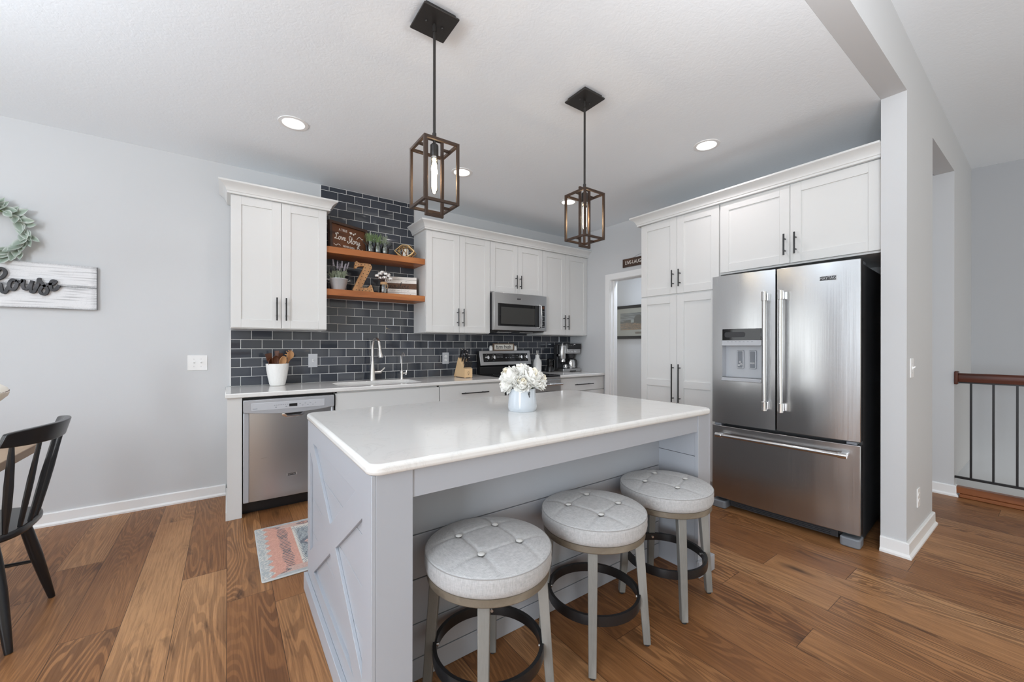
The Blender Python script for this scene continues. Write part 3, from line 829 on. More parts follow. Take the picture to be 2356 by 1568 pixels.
def microwave():
    x0, x1 = 3.087, 3.853; f = -.405; z0, z1 = 1.432, 1.858
    t = thing('microwave', 'stainless over-the-range microwave between the wall cabinets', 'microwave', ((x0 + x1) / 2, -.2, z0))
    obj('housing', MB().box(x0, x1, f + .045, -.0105, z0 + .006, z1), M['dark'], t, .002)
    mb = MB(); mb.hexa([(x0 + .01, f + .05, z0 - .012), (x1 - .01, f + .05, z0 - .012), (x1, -.03, z0 - .022), (x0, -.03, z0 - .022), (x0, f + .045, z0 + .006), (x1, f + .045, z0 + .006), (x1, -.0105, z0 + .006), (x0, -.0105, z0 + .006)])
    obj('underside', mb, M['black'], t)
    for xa in (3.2, 3.52): obj('grease_filter', MB().box(xa, xa + .2, -.3, -.14, z0 - .0235, z0 - .016), M['steel'], t)
    fr = MB().prism([(x0, z0), (x1, z0), (x1, z1), (x0, z1)], f, f + .043, 'xz', [[(3.140, 1.481), (3.140, 1.735), (3.716, 1.735), (3.716, 1.481)]])
    obj('door_frame', fr, M['steel_h'], t, .003)
    w = obj('window', MB().box(3.139, 3.717, f + .006, f + .03, 1.480, 1.736), M['blackgloss'], t)
    obj('screen', MB().box(3.185, 3.675, f + .0045, f + .0065, 1.505, 1.697), M['mwglass'], w)
    obj('handle_strip', MB().box(3.675, 3.735, f - .004, f + .006, 1.478, 1.738), M['black'], t, .003)
    obj('handle', MB().tube([(3.742, f - .004, 1.47), (3.742, f - .03, 1.482), (3.742, f - .034, 1.60), (3.742, f - .03, 1.735), (3.742, f - .004, 1.748)], .011, 10), M['chrome'], t)
    cp = obj('control_panel', MB().box(3.762, 3.822, f - .003, f + .01, 1.476, 1.742), M['blackgloss'], t, .002)
    obj('display', MB().box(3.77, 3.814, f - .0042, f, 1.70, 1.732), plain('clock_amber', rgb(92, 52, 30), .2), cp)
    mb = MB()
    for r in range(10):
        for c in range(2 if r % 3 else 3): mb.box(3.772 + .016 * c, 3.782 + .016 * c, f - .0042, f, 1.49 + .0195 * r, 1.496 + .0195 * r)
    obj('keypad', mb, M['greyplate'], cp)
    mb = MB().prism(rrect(3.395, 3.462, 1.785, 1.811, .011), f - .003, f, 'xz')
    b = obj('badge', mb, M['chrome'], t)
    obj('badge_plate', MB().prism(rrect(3.400, 3.457, 1.790, 1.806, .007), f - .0042, f - .002, 'xz'), M['label_plate'], b)
    m2 = MB(); add_text(m2, 'MAYTAG', .0125, lambda u, v, d: (3.4285 + u, f - .0041 - d, 1.798 + v), .0008, .95); obj('lettering', m2, M['chrome'], b)
microwave()
def stove():
    x0, x1 = 3.0865, 3.8545
    t = thing('range', 'stainless electric range with black glass cooktop in the back run', 'stove', ((x0 + x1) / 2, -.33, 0))
    obj('body', MB().box(x0, x1, -.628, -.02, .03, .895), M['dark'], t)
    obj('cooktop', MB().box(x0 - .0005, x1 + .0005, -.655, -.105, .895, .9165), M['blackgloss'], t, .004)
    for cx, cy, r in ((3.27, -.50, .11), (3.67, -.50, .09), (3.27, -.25, .075), (3.67, -.25, .105)):
        obj('burner_ring', MB().lathe([(r, .9167), (r + .003, .9169), (r + .003, .9166)], (cx, cy, 0), 40), M['greyplastic'], t)
    # backguard: black riser and tilted control panel
    bk = MB(); bk.prism([(-.105, .915), (-.035, .915), (-.035, 1.19), (-.055, 1.195), (-.085, 1.02), (-.105, 1.0)], x0, x1, 'yz')
    obj('backguard', bk, M['black'], t, .003)
    y = lambda z: -.062 - (1.195 - z) * .22
    fr = MB(); i = [(3.138, 1.062), (3.138, 1.160), (3.808, 1.160), (3.808, 1.062)]
    fr.prism([(3.092, 1.022), (3.849, 1.022), (3.849, 1.1945), (3.092, 1.1945)], 0, .012, 'xz', [i])
    fr.v = [(x, y(z) - .012 + yy, z) for x, yy, z in fr.v]
    obj('panel_frame', fr, M['steel_h'], t, .002)
    p = MB().box(3.136, 3.810, 0, .006, 1.06, 1.162); p.v = [(x, y(z) - .0085 + yy, z) for x, yy, z in p.v]
    cp = obj('control_panel', p, M['blackgloss'], t)
    for kx in (3.195, 3.285, 3.690, 3.773):
        kb = MB().lathe([(0, .030), (.018, .030), (.021, .026), (.023, .004), (.026, 0)], (0, 0, 0), 20)
        kb.box(-.004, .004, -.022, .022, .028, .036)
        a_ = .22
        kb.v = [(kx + x, y(1.117 + yy) - .008 - z, 1.117 + yy) for x, yy, z in kb.v]
        obj('knob', kb, M['chrome'], cp, None)
    mk = MB(); rr = random.Random(3)
    for k in range(5):
        for j in range(3): mk.box(3.335 + .019 * k, 3.343 + .019 * k, 0, .001, 1.108 + .018 * j, 1.112 + .018 * j)
    for k in range(4): mk.box(3.46 + .035 * k, 3.478 + .035 * k, 0, .001, 1.104 + .004 * (k % 2), 1.110)
    for k in range(5):
        for j in range(2): mk.box(3.565 + .02 * k, 3.570 + .02 * k, 0, .001, 1.11 + .02 * j, 1.115 + .02 * j)
    for kx in (3.195, 3.285, 3.690, 3.773):
        mk.box(kx - .003, kx + .003, 0, .001, 1.147, 1.152); mk.box(kx - .003, kx + .003, 0, .001, 1.075, 1.079)
    mk.v = [(x, y(z) - .0093 + yy, z) for x, yy, z in mk.v]
    obj('panel_print', mk, M['greyplate'], cp)
    d = obj('oven_door', MB().box(x0, x1, -.665, -.628, .215, .865), M['steel_h'], t, .004)
    obj('window', MB().box(x0 + .09, x1 - .09, -.667, -.66, .34, .735), M['ovenglass'], d)
    hm = MB().cyl((x0 + .03, -.722, .815), (x1 - .03, -.722, .815), .013, n=14)
    for xx in (x0 + .06, x1 - .06): hm.cyl((xx, -.665, .815), (xx, -.722, .815), .011, n=10)
    obj('handle', hm, M['chrome'], d)
    obj('trim_strip', MB().box(x0, x1, -.655, -.628, .868, .894), M['steel_h'], t, .002)
    dr = obj('drawer', MB().box(x0, x1, -.66, -.628, .04, .21), M['steel_h'], t, .004)
stove()
def fridge():
    # built square to the origin: front at x=0 facing -x, width along y from 0 (far side) to -W (near side)
    W = .898; t = thing('refrigerator', 'stainless french-door refrigerator with water dispenser', 'fridge', (0, 0, 0))
    obj('cabinet', MB().box(.075, .76, -W + .006, -.006, .03, 1.775), M['fridgeside'], t, .004)
    for ya in (-W + .01, -.09): obj('hinge_cover', MB().box(.03, .20, ya, ya + .08, 1.776, 1.800), M['greyplastic'], t, .006)
    def bowed(y0, y1, z0, z1, b=.012, holes=None):
        mb = MB(); n = 12
        L = [(-b * (1 - (2 * k / n - 1) ** 2), y0 + (y1 - y0) * k / n) for k in range(n + 1)]
        poly = L + [(.068, y1), (.068, y0)]
        return mb.prism(poly, z0, z1, 'xy')
    half = -.4395
    gap = .004
    # left door with dispenser opening: built of four bowed strips around the opening
    dy0, dy1, dz0, dz1 = -.352, -.082, .995, 1.385
    n = 16; b = .012; Y0, Y1 = half + gap, -.002
    bx = lambda y: -b * (1 - (2 * (y - Y0) / (Y1 - Y0) - 1) ** 2)
    ys = sorted(set([Y0 + (Y1 - Y0) * k / n for k in range(n + 1)] + [dy0, dy1])); zs = [.662, dz0, dz1, 1.798]
    mb = MB(); g = {}
    for j, z in enumerate(zs):
        for i, y in enumerate(ys): g[i, j] = mb.pt((bx(y), y, z))
    for j in range(3):
        for i in range(len(ys) - 1):
            if j == 1 and ys[i] >= dy0 - 1e-6 and ys[i + 1] <= dy1 + 1e-6: continue
            mb.face(g[i, j], g[i + 1, j], g[i + 1, j + 1], g[i, j + 1])
    bk = {}
    for j in (0, 3):
        for i, y in enumerate(ys): bk[i, j] = mb.pt((.068, y, zs[j]))
    for i in range(len(ys) - 1):
        mb.face(g[i, 0], bk[i, 0], bk[i + 1, 0], g[i + 1, 0]); mb.face(g[i, 3], g[i + 1, 3], bk[i + 1, 3], bk[i, 3])
    m_ = len(ys) - 1
    mb.face(g[0, 0], g[0, 1], g[0, 2], g[0, 3], bk[0, 3], bk[0, 0]); mb.face(g[m_, 0], bk[m_, 0], bk[m_, 3], g[m_, 3], g[m_, 2], g[m_, 1])
    mb.face(*[bk[i, 0] for i in range(m_ + 1)][:1], bk[0, 3], bk[m_, 3], bk[m_, 0])
    ld = obj('door', mb, M['fridge'], t, None, smooth=30, label='stainless left door with the water dispenser')
    rd = obj('door', bowed(-W + .002, half - gap, .662, 1.798), M['fridge'], t, .003, label='plain stainless right door')
    fd = obj('freezer_drawer', bowed(-W + .002, -.002, .082, .640, .014), M['fridge'], t, .003)
    for par, yh in ((ld, half + .053), (rd, half - .046)):
        hb = MB().cyl((-.066, yh, .83), (-.066, yh, 1.60), .0135, n=16)
        h = obj('handle', hb, M['steelbar'], par)
        e = MB()
        for za, zb2 in ((.800, .865), (1.575, 1.640)): e.cyl((-.066, yh, za), (-.066, yh, zb2), .0175, n=16); e.box(-.066, -.008, yh - .009, yh + .009, za + .006, zb2 - .006)
        obj('handle_mount', e, M['chrome'], h, .002)
    h = obj('handle', MB().cyl((-.070, -W + .08, .578), (-.070, -.06, .578), .0135, n=16), M['steelbar'], fd)
    e = MB()
    for ya in (-W + .055, -.10): e.cyl((-.070, ya, .578), (-.070, ya + .045, .578), .0175, n=16); e.box(-.070, -.004, ya + .006, ya + .039, .569, .587)
    obj('handle_mount', e, M['chrome'], h, .002)
    # dispenser
    dp = thing('dispenser', '', 'x'); del dp['label']; del dp['category']; bpy.data.objects.remove(dp)
    dm = MB().box(-.016, .01, dy0, dy1, 1.300, dz1)
    d = obj('dispenser_panel', dm, M['blackgloss'], ld, .003)
    obj('display', MB().prism(rrect(-.245, -.10, 1.322, 1.362, .015), -.0168, -.012, 'yz'), M['dark'], d)
    mk = MB()
    for k in range(5): mk.lathe([(0, 0), (.008, 0), (.008, .001), (0, .001)], (0, 0, 0), 12)
    obj('strip', MB().box(-.022, .01, dy0 - .002, dy1 + .002, 1.258, 1.300), M['silver'], ld, .003)
    mt = MB()
    for k in range(7): mt.box(-.0226, -.02, -.30 + .028 * k, -.288 + .028 * k, 1.287, 1.290)
    obj('panel_print', mt, M['greyplastic'], ld)
    rc = MB()
    x_ = .055
    rc.quad((x_, dy0, 1.02), (x_, dy1, 1.02), (x_, dy1, 1.258), (x_, dy0, 1.258))
    rc.quad((-.012, dy0, 1.0), (-.012, dy0, 1.258), (x_, dy0, 1.258), (x_, dy0, 1.0)); rc.quad((-.012, dy1, 1.0), (x_, dy1, 1.0), (x_, dy1, 1.258), (-.012, dy1, 1.258))
    rc.quad((-.012, dy0, 1.02), (-.012, dy1, 1.02), (x_, dy1, 1.02), (x_, dy0, 1.02)); rc.quad((-.012, dy0, 1.258), (x_, dy0, 1.258), (x_, dy1, 1.258), (-.012, dy1, 1.258))
    obj('recess', rc, M['silver'], ld)
    for yy in (-.190, -.275):
        pd_ = obj('paddle', MB().prism(rrect(yy - .024, yy + .024, 1.085, 1.225, .008), .040, .054, 'yz'), M['silver'], ld, .003)
        obj('paddle_face', MB().prism(rrect(yy - .017, yy + .017, 1.093, 1.217, .006), .038, .041, 'yz'), M['greyplastic'], pd_)
        s_ = MB()
        if yy > -.2:
            for a_, b_ in ((yy, 1.135), (yy - .008, 1.118), (yy + .008, 1.112)): s_.tube([(.0365, a_ + .006 * cos(q * pi / 5), b_ + .006 * sin(q * pi / 5)) for q in range(10)], .0012, 6, True)
        else:
            for q in (1.125, 1.131): s_.tube([(.0365, yy - .016 + .008 * k, q + .002 * (k % 2)) for k in range(5)], .0012, 6)
        obj('symbol', s_, M['white_plastic'], pd_)
    obj('drip_tray', MB().box(-.026, .03, dy0 - .002, dy1 + .002, .990, 1.018), M['silver'], ld, .004)
    # badge, hinges, kick grille, feet
    yb_ = -.735
    badge(rd, lambda u, v, dd: (-.0095 - dd, yb_ - u, 1.695 + v), .098, .030, 'MAYTAG')
    for ya in (-.07, -W + .02): obj('hinge', MB().box(.0, .10, ya, ya + .05, .643, .659), M['greyplastic'], t)
    gm = MB().box(.045, .09, -W + .12, -.12, .022, .075)
    for k in range(4): gm.box(.040, .047, -W + .16, -.16, .028 + .011 * k, .034 + .011 * k)
    obj('kick_grille', gm, M['dark'], t)
    for ya in (-W + .002, -.104):
        fm = MB().prism(rrect(-.012, .10, ya, ya + .102, .018), .0015, .058, 'xy')
        obj('foot', fm, M['greyplastic'], t, .008, 3)
    t.location = (3.788, -2.4915, 0); t.rotation_euler = (0, 0, radians(3.58))
fridge()

# ================================================================== ISLAND
def island():
    t = thing('kitchen_island', 'light grey kitchen island with a cross-braced end and shiplap back', 'island', (1.94, -2.39, 0))
    obj('cabinet_body', MB().box(1.134, 2.764, -2.697, -1.87, .0005, .876), M['island'], t)
    # shiplap boards behind the stools
    mb = MB(); zs = [.0008, .083, .214, .381, .548, .876]
    for a, b in zip(zs[:-1], zs[1:]): mb.box(1.134, 2.764, -2.71, -2.696, a + (.0022 if a > .01 else 0), b - .0022)
    obj('shiplap_back', mb, M['island'], t, .0012)
    tri = [[(-1.905, .722), (-1.905, .222), (-2.285, .472)], [(-2.857, .218), (-2.857, .721), (-2.478, .471)],
           [(-1.992, .779), (-2.382, .529), (-2.772, .779)], [(-2.752, .158), (-2.380, .409), (-2.010, .160)]]
    for xo, sg in ((1.010, 1), (2.887, -1)):
        lo, hi = (xo + .012, 1.134) if sg > 0 else (2.764, xo - .012)
        mb = MB(); zz = [.0008, .15, .317, .484, .65, .876]
        for a, b in zip(zz[:-1], zz[1:]): mb.box(lo, hi, -2.950, -1.837, a + (.0013 if a > .01 else 0), b - .0013)
        obj('end_panel', mb, M['island'], t, .001)
        ov = MB().prism([(-2.955, .0008), (-1.835, .0008), (-1.835, .8762), (-2.955, .8762)], min(xo, xo + sg * .0123), max(xo, xo + sg * .0123), 'yz', [h[::-1] for h in tri])
        obj('cross_brace', ov, M['island'], t, .0015)
        a, b = (xo, 1.136) if sg > 0 else (2.762, xo)
        obj('corner_post', MB().box(a + (.0125 if sg > 0 else 0), b - (.0125 if sg < 0 else 0), -2.9548, -2.935, .0008, .8762), M['island'], t, .0012)
        obj('base_trim', MB().box(xo - sg * .018, xo, -2.972, -1.83, .0005, .085).box(a if sg > 0 else 2.744, b if sg < 0 else 1.154, -2.973, -2.955, .0006, .0852), M['island'], t, .002)
    obj('apron', MB().box(1.1365, 2.7615, -2.950, -2.925, .787, .8762), M['island'], t, .001)
    for k in range(3):
        x0 = 1.140 + .541 * k
        mb = MB(); u0, u1, v0, v1 = x0 + .002, x0 + .537, .105, .865; st = .066
        mb.box(u0 + st, u1 - st, -1.870, -1.858, v0 + st, v1 - st).box(u0, u0 + st, -1.870, -1.85, v0, v1).box(u1 - st, u1, -1.870, -1.85, v0, v1).box(u0 + st, u1 - st, -1.870, -1.8502, v0, v0 + st).box(u0 + st, u1 - st, -1.870, -1.8502, v1 - st, v1)
        d = obj('door', mb, M['island'], t, .0014)
        hb = MB().cyl((u1 - .035, -1.816, .62), (u1 - .035, -1.816, .80), .0058, n=10)
        for z in (.65, .77): hb.cyl((u1 - .035, -1.851, z), (u1 - .035, -1.816, z), .005, n=8)
        obj('handle', hb, M['blackmetal'], d)
island()
single('island_countertop', MB().prism(rrect(.998, 2.884, -2.973, -1.842, .045, 8), .8765, .9105, 'xy'), M['quartz'], 'large white quartz countertop on the grey island', 'countertop', bevel=.012, origin=None)
bpy.data.objects['island_countertop'].modifiers['bevel'].segments = 4

# ================================================================== STOOLS
def stool():
    t = thing('counter_stool', 'x', 'stool', (0, 0, 0), 'counter stools at the island')
    R = .222; B = .0775
    def top(r, th):
        x, y = r * cos(th), r * sin(th)
        z = .582 - .018 * (r / .219) ** 4 - .006 * (r / .219) ** 2
        for q in (x, y):
            for s_ in (-B, B): z -= .0045 * math.exp(-((q - s_) / .0055) ** 2) * (1 if r < .20 else max(0, 1 - (r - .20) / .018))
        for sx in (-B, B):
            for sy in (-B, B): z -= .009 * math.exp(-((x - sx) ** 2 + (y - sy) ** 2) / .022 ** 2)
        return (x, y, z)
    mb = MB(); N = 120; K = 44; ring = []
    c0 = mb.pt(top(0, 0))
    for k in range(1, K + 1): ring.append([mb.pt(top(.219 * k / K, 2 * pi * j / N)) for j in range(N)])
    for r, z in ((.2215, .552), (.2225, .540), (.2215, .527), (.2225, .515), (.219, .500), (.214, .4935), (.0, .4935)):
        if r == 0: break
        ring.append([mb.pt((r * cos(2 * pi * j / N), r * sin(2 * pi * j / N), z)) for j in range(N)])
    for j in range(N): mb.face(c0, ring[0][j], ring[0][(j + 1) % N])
    for a, b in zip(ring[:-1], ring[1:]):
        for j in range(N): mb.face(a[j], b[j], b[(j + 1) % N], a[(j + 1) % N])
    mb.face(*ring[-1][::-1])
    cu = obj('cushion', mb, M['linen'], t, smooth=50)
    for sx in (-B, B):
        for sy in (-B, B):
            obj('button', MB().sphere((sx, sy, .5755), .0125, (1, 1, .42), 14, 8), M['linenbutton'], cu)
    obj('seam', MB().tube([(.2205 * cos(2 * pi * j / 64), .2205 * sin(2 * pi * j / 64), .5555) for j in range(64)], .0018, 6, True), M['seam'], cu)
    obj('seat_band', MB().lathe([(.0, .4935), (.208, .4935), (.214, .490), (.2145, .468), (.211, .464), (.0, .464)], n=64), M['bandwood'], t)
    for k in range(4):
        a = pi / 4 + k * pi / 2; c, s_ = cos(a), sin(a)
        lg = MB(); lg.beam((.186 * c, .186 * s_, .466), (.222 * c, .222 * s_, .008), .038, .038, (c, s_, 0), .030, .030)
        l = obj('leg', lg, M['legwood'], t, .003)
        obj('glide', MB().cyl((.222 * c, .222 * s_, .0005), (.222 * c, .222 * s_, .0095), .011, n=12), M['rubber'], l)
    obj('foot_ring', MB().lathe([(.182, .180), (.195, .178), (.1965, .198), (.195, .217), (.182, .216), (.1815, .198)], n=64, closed=True), M['blackmetal'], t)
    for k in range(4):
        a = pi / 4 + k * pi / 2; c, s_ = cos(a), sin(a)
        obj('bolt', MB().cyl((.177 * c, .177 * s_, .198), (.186 * c, .186 * s_, .198), .006, n=10), M['nickel'], t)
    return t
s1 = stool()
stools = [s1, copy_thing(s1), copy_thing(s1)]
for s_, (x, y, a, lab) in zip(stools, (
        (1.424, -2.936, 8.5, 'nearest round grey counter stool beside the island corner post at left'),
        (1.958, -2.936, -2.7, 'middle round grey counter stool of the three at the island'),
        (2.486, -2.936, 9.5, 'round grey counter stool nearest the fridge at the island'))):
    s_.location = (x, y, 0); s_.rotation_euler = (0, 0, radians(a)); s_['label'] = lab
for s_, a in zip(stools, (0, 14, 18)):
    for ch in s_.children:
        if ch.name.startswith('cushion'): ch.rotation_euler = (0, 0, radians(a) - s_.rotation_euler.z)

# ================================================================== LIGHTS
def pendant():
    t = thing('pendant_light', 'x', 'pendant light', (0, 0, 0), 'pendant lights over the island')
    obj('canopy', MB().box(-.0865, .0865, -.0865, .0865, 2.753, 2.762).box(-.074, .074, -.074, .074, 2.762, 2.7795), M['canopybronze'], t, .003)
    for sx in (-1, 1): obj('canopy_screw', MB().sphere((sx * .040, 0, 2.751), .006, (1, 1, .8), 10, 6), M['canopybronze'], t)
    rm = MB().cyl((0, 0, 2.22), (0, 0, 2.754), .0065, n=12); rm.cyl((0, 0, 2.715), (0, 0, 2.745), .010, n=12); rm.cyl((0, 0, 2.214), (0, 0, 2.245), .0095, n=12)
    obj('rod', rm, M['canopybronze'], t)
    w = .0125; q = .0865 - w / 2; za, zb = 1.900 + w / 2, 2.185 - w / 2
    mb = MB()
    for sx in (-1, 1):
        for sy in (-1, 1): mb.box(sx * q - w / 2, sx * q + w / 2, sy * q - w / 2, sy * q + w / 2, 1.900, 2.185)
    for z in (za, zb):
        for sy in (-1, 1): mb.box(-q + w / 2, q - w / 2, sy * q - w / 2, sy * q + w / 2, z - w / 2, z + w / 2)
        for sx in (-1, 1): mb.box(sx * q - w / 2, sx * q + w / 2, -q + w / 2, q - w / 2, z - w / 2, z + w / 2)
        for sx in (-1, 1): mb.box(sx * .0460, sx * (q - w / 2), -w / 2 * .9, w / 2 * .9, z - w / 2 * .9, z + w / 2 * .9)
    obj('cage', mb, M['bronze'], t, .001)
    mb = MB(); i0, i1 = .033, .046
    for sx in (-1, 1): mb.box(sx * i0, sx * i1, -.0065, .0065, 1.857, 2.222)
    mb.box(-i0, i0, -.0065, .0065, 1.857, 1.870).box(-i0, i0, -.0065, .0065, 2.209, 2.222)
    obj('inner_frame', mb, M['bronze'], t, .001)
    mb = MB().cyl((0, 0, 2.19), (0, 0, 2.215), .007, n=12); mb.lathe([(0, 2.195), (.014, 2.194), (.019, 2.188), (.019, 2.142), (.016, 2.136), (0, 2.136)], n=20)
    obj('socket', mb, M['canopybronze'], t)
    b = obj('bulb', MB().lathe([(.013, 2.136), (.0155, 2.128), (.0155, 1.99), (.013, 1.974), (.007, 1.966), (0, 1.964)], n=18), M['jar'], t, label='clear tubular bulb')
    obj('filament', MB().lathe([(.006, 2.114), (.0115, 2.100), (.0122, 1.995), (.009, 1.978), (0, 1.974)], n=16), M['filament'], b)
    obj('bulb_base', MB().lathe([(.0145, 2.136), (.0150, 2.124), (.010, 2.118), (0, 2.118)], n=18), M['nickel'], b)
    return t
p1 = pendant(); p2 = copy_thing(p1)
for p_, (x, y, lab) in zip((p1, p2), ((1.453, -2.411, 'left bronze cage pendant light hanging over the island'), (2.449, -2.405, 'right bronze cage pendant light hanging over the island beyond the vase'))):
    p_.location = (x, y, 0); p_['label'] = lab
    d = bpy.data.lights.new('pendant_glow', 'POINT'); d.energy = 7.0; d.color = (1, .72, .44); d.shadow_soft_size = .016
    o = bpy.data.objects.new('pendant_glow', d); COL.objects.link(o); o.location = (0, .0, 2.04); o.parent = p_
def can():
    t = thing('recessed_light', 'x', 'ceiling light', (0, 0, 0), 'recessed ceiling lights')
    obj('trim_ring', MB().lathe([(.093, H - .0003), (.092, H - .004), (.070, H - .0055), (.066, H - .002), (.066, H - .0003)], n=40), M['trim'], t)
    obj('lens', MB().lathe([(.0655, H - .0015), (.05, H - .0028), (0, H - .0035)], n=40), M['disc'], t)
    return t
c1 = can(); cans = [c1] + [copy_thing(c1) for _ in range(3)]
for c_, (x, y, lab) in zip(cans, ((1.037, -1.037, 'recessed ceiling light over the left wall cabinet'), (2.345, -1.025, 'recessed ceiling light behind the left pendant cage'),
                                  (3.610, -1.042, 'recessed ceiling light behind the right pendant cage'), (3.628, -2.530, 'recessed ceiling light in front of the fridge cabinet'))):
    c_.location = (x, y, 0); c_['label'] = lab
    d = bpy.data.lights.new('can_light', 'AREA'); d.shape = 'DISK'; d.size = .12; d.energy = LIGHT['cans'][0]; d.color = LIGHT['cans'][1]; d.spread = radians(150)
    o = bpy.data.objects.new('can_light', d); COL.objects.link(o); o.location = (0, 0, H - .008); o.parent = c_

# ================================================================== COUNTER THINGS
def faucets():
    t = thing('kitchen_faucet', 'satin nickel gooseneck faucet behind the sink', 'faucet', (1.848, -.092, .9095))
    x, y = 1.848, -.092
    obj('body', MB().lathe([(0, .9097), (.029, .9097), (.029, .916), (.0275, .93), (.0265, .935), (.026, .955), (.0155, 1.09), (.0145, 1.10)], (x, y, 0), 24), M['nickel'], t)
    neck = spline([(x, y, 1.09), (x, y, 1.24), (x + .004, y - .025, 1.305), (x + .012, y - .078, 1.325), (x + .020, y - .128, 1.295), (x + .024, y - .150, 1.24)], 7)
    obj('neck', MB().tube(neck, .0125, 14), M['nickel'], t)
    obj('spray_head', MB().tube([(x + .0235, y - .147, 1.25), (x + .026, y - .158, 1.20), (x + .029, y - .172, 1.15), (x + .0297, y - .175, 1.14)], [.0135, .0155, .023, .0225], 18), M['nickel'], t)
    h = MB().cyl((x + .018, y, .99), (x + .085, y - .004, .992), .015, n=14)
    h.tube([(x + .075, y - .004, .992), (x + .095, y - .01, 1.01), (x + .118, y - .014, 1.035)], [.012, .0085, .008], 10)
    obj('lever_handle', h, M['nickel'], t)
    x, y = 2.146, -.095
    t = thing('filter_faucet', 'slim nickel filtered-water faucet right of the main faucet', 'faucet', (x, y, .9095))
    obj('body', MB().lathe([(0, .9097), (.019, .9097), (.0185, .917), (.012, .93), (.0115, .965), (.014, .985), (.008, 1.0), (.0052, 1.01)], (x, y, 0), 20), M['nickel'], t)
    obj('spout', MB().tube(spline([(x, y, 1.005), (x, y, 1.13), (x - .001, y - .02, 1.172), (x - .002, y - .055, 1.182), (x - .003, y - .085, 1.150)], 7), .0052, 12), M['nickel'], t)
    h = MB().cyl((x + .008, y, .968), (x + .045, y, .970), .009, n=12); h.tube([(x + .045, y, .950), (x + .048, y, .972), (x + .052, y - .004, 1.0)], [.006, .008, .005], 10)
    obj('lever_handle', h, M['nickel'], t)
faucets()
# utensil crock and its utensils
CX, CY = 1.022, -.150
single('utensil_crock', MB().lathe([(0, .9099), (.050, .9099), (.056, .913), (.062, .93), (.074, .99), (.083, 1.05), (.087, 1.094), (.0875, 1.100), (.083, 1.100), (.081, 1.085), (.070, .99), (.055, .925), (0, .922)], (CX, CY, 0), 44), M['crock'], 'white quilted ceramic crock holding wooden utensils', 'crock', origin=(CX, CY, .9095))
def utensil(name, label, m, ex, ey, top, kind, hw=.03, face=0.0, cat='utensil'):
    """handle stands in the crock and leans to (ex, ey, top); head is built at the upper end"""
    b = Vector((CX + (ex - CX) * .25, CY + (ey - CY) * .25, .935)); e = Vector((ex, ey, top)); d = (e - b).normalized()
    sd = Vector((cos(face), sin(face), 0)); sd = (sd - d * sd.dot(d)).normalized(); nn = sd.cross(d)
    t = thing(name, label, cat, tuple(b), 'wooden utensils in the crock')
    L = (e - b).length
    obj('shaft', MB().tube([b, b + d * (L - .095), b + d * (L - .06)], [.006, .0065, .008], 10), m, t)
    mb = MB()
    if kind == 'spoon':
        c = e - d * .040; n = 18; rings = []
        for k in range(8):
            ph = pi / 2 * k / 7
            rings.append([mb.pt(c + d * (cos(2 * pi * j / n) * .046 * cos(ph)) + sd * (sin(2 * pi * j / n) * hw * cos(ph)) - nn * (.018 * sin(ph))) for j in range(n)])
        inner = []
        for k in range(7, -1, -1):
            ph = pi / 2 * k / 7
            inner.append([mb.pt(c + d * (cos(2 * pi * j / n) * .042 * cos(ph)) + sd * (sin(2 * pi * j / n) * (hw - .004) * cos(ph)) - nn * (.015 * sin(ph) - .0005)) for j in range(n)])
        R_ = rings + inner
        for A, B_ in zip(R_[:-1], R_[1:]):
            for j in range(n): mb.face(A[j], A[(j + 1) % n], B_[(j + 1) % n], B_[j])
        for j in range(n): mb.face(R_[0][j], R_[0][(j + 1) % n], R_[-1][(j + 1) % n], R_[-1][j])
    elif kind == 'spatula':
        pts = [(-.008, -.085), (-hw * .8, -.06), (-hw, -.0), (hw, -.0), (hw * .8, -.06), (.008, -.085)]
        lo = [mb.pt(e + sd * a + d * c - nn * .003) for a, c in pts]; hi = [mb.pt(e + sd * a + d * c + nn * .003) for a, c in pts]
        mb.face(*lo[::-1]); mb.face(*hi)
        for k in range(6): mb.face(lo[k], lo[(k + 1) % 6], hi[(k + 1) % 6], hi[k])
    else:
        pts = [(hw * cos(a), -.035 + .036 * sin(a)) for a in [2 * pi * k / 16 for k in range(16)]]
        lo = [mb.pt(e + sd * a + d * c - nn * .006) for a, c in pts]; hi = [mb.pt(e + sd * a + d * c + nn * .006) for a, c in pts]
        mb.face(*lo[::-1]); mb.face(*hi)
        for k in range(16): mb.face(lo[k], lo[(k + 1) % 16], hi[(k + 1) % 16], hi[k])
        mb.beam(e - d * .10, e - d * .06, .012, .010, nn, .03, .012)
    obj('head', mb, m, t, .0012)
    if kind == 'server':
        tm = MB()
        for k in range(9):
            a = radians(-40 + 260 * k / 8); p = e - d * .035 + sd * (hw * .9 * cos(a)) + d * (.033 * sin(a))
            tm.cyl(p, p - nn * .020 + (p - (e - d * .035)).normalized() * .010, .0045, .0035, 8)
        for a, c in ((-.012, -.045), (.012, -.045), (0, -.025)): tm.cyl(e + sd * a + d * c, e + sd * a + d * c - nn * .018, .0045, .0035, 8)
        obj('prong', tm, m, t)
utensil('wooden_spatula', 'reddish wooden spatula leaning left in the white crock', M['darkwood'], .952, -.165, 1.188, 'spatula', .027, .3)
utensil('wooden_spoon', 'dark wooden spoon with its bowl facing out at the crock front', M['darkwood'], 1.004, -.215, 1.165, 'spoon', .031, .25)
utensil('wooden_ladle', 'dark wooden ladle low at the left rim of the crock', M['darkwood'], .968, -.200, 1.138, 'spoon', .026, .6)
utensil('wooden_turner', 'tallest dark walnut turner upright in the middle of the crock', M['darkwood'], 1.020, -.128, 1.210, 'spatula', .020, -.6)
utensil('slotted_turner', 'dark walnut turner right of centre in the crock', M['darkwood'], 1.046, -.150, 1.188, 'spatula', .022, .5)
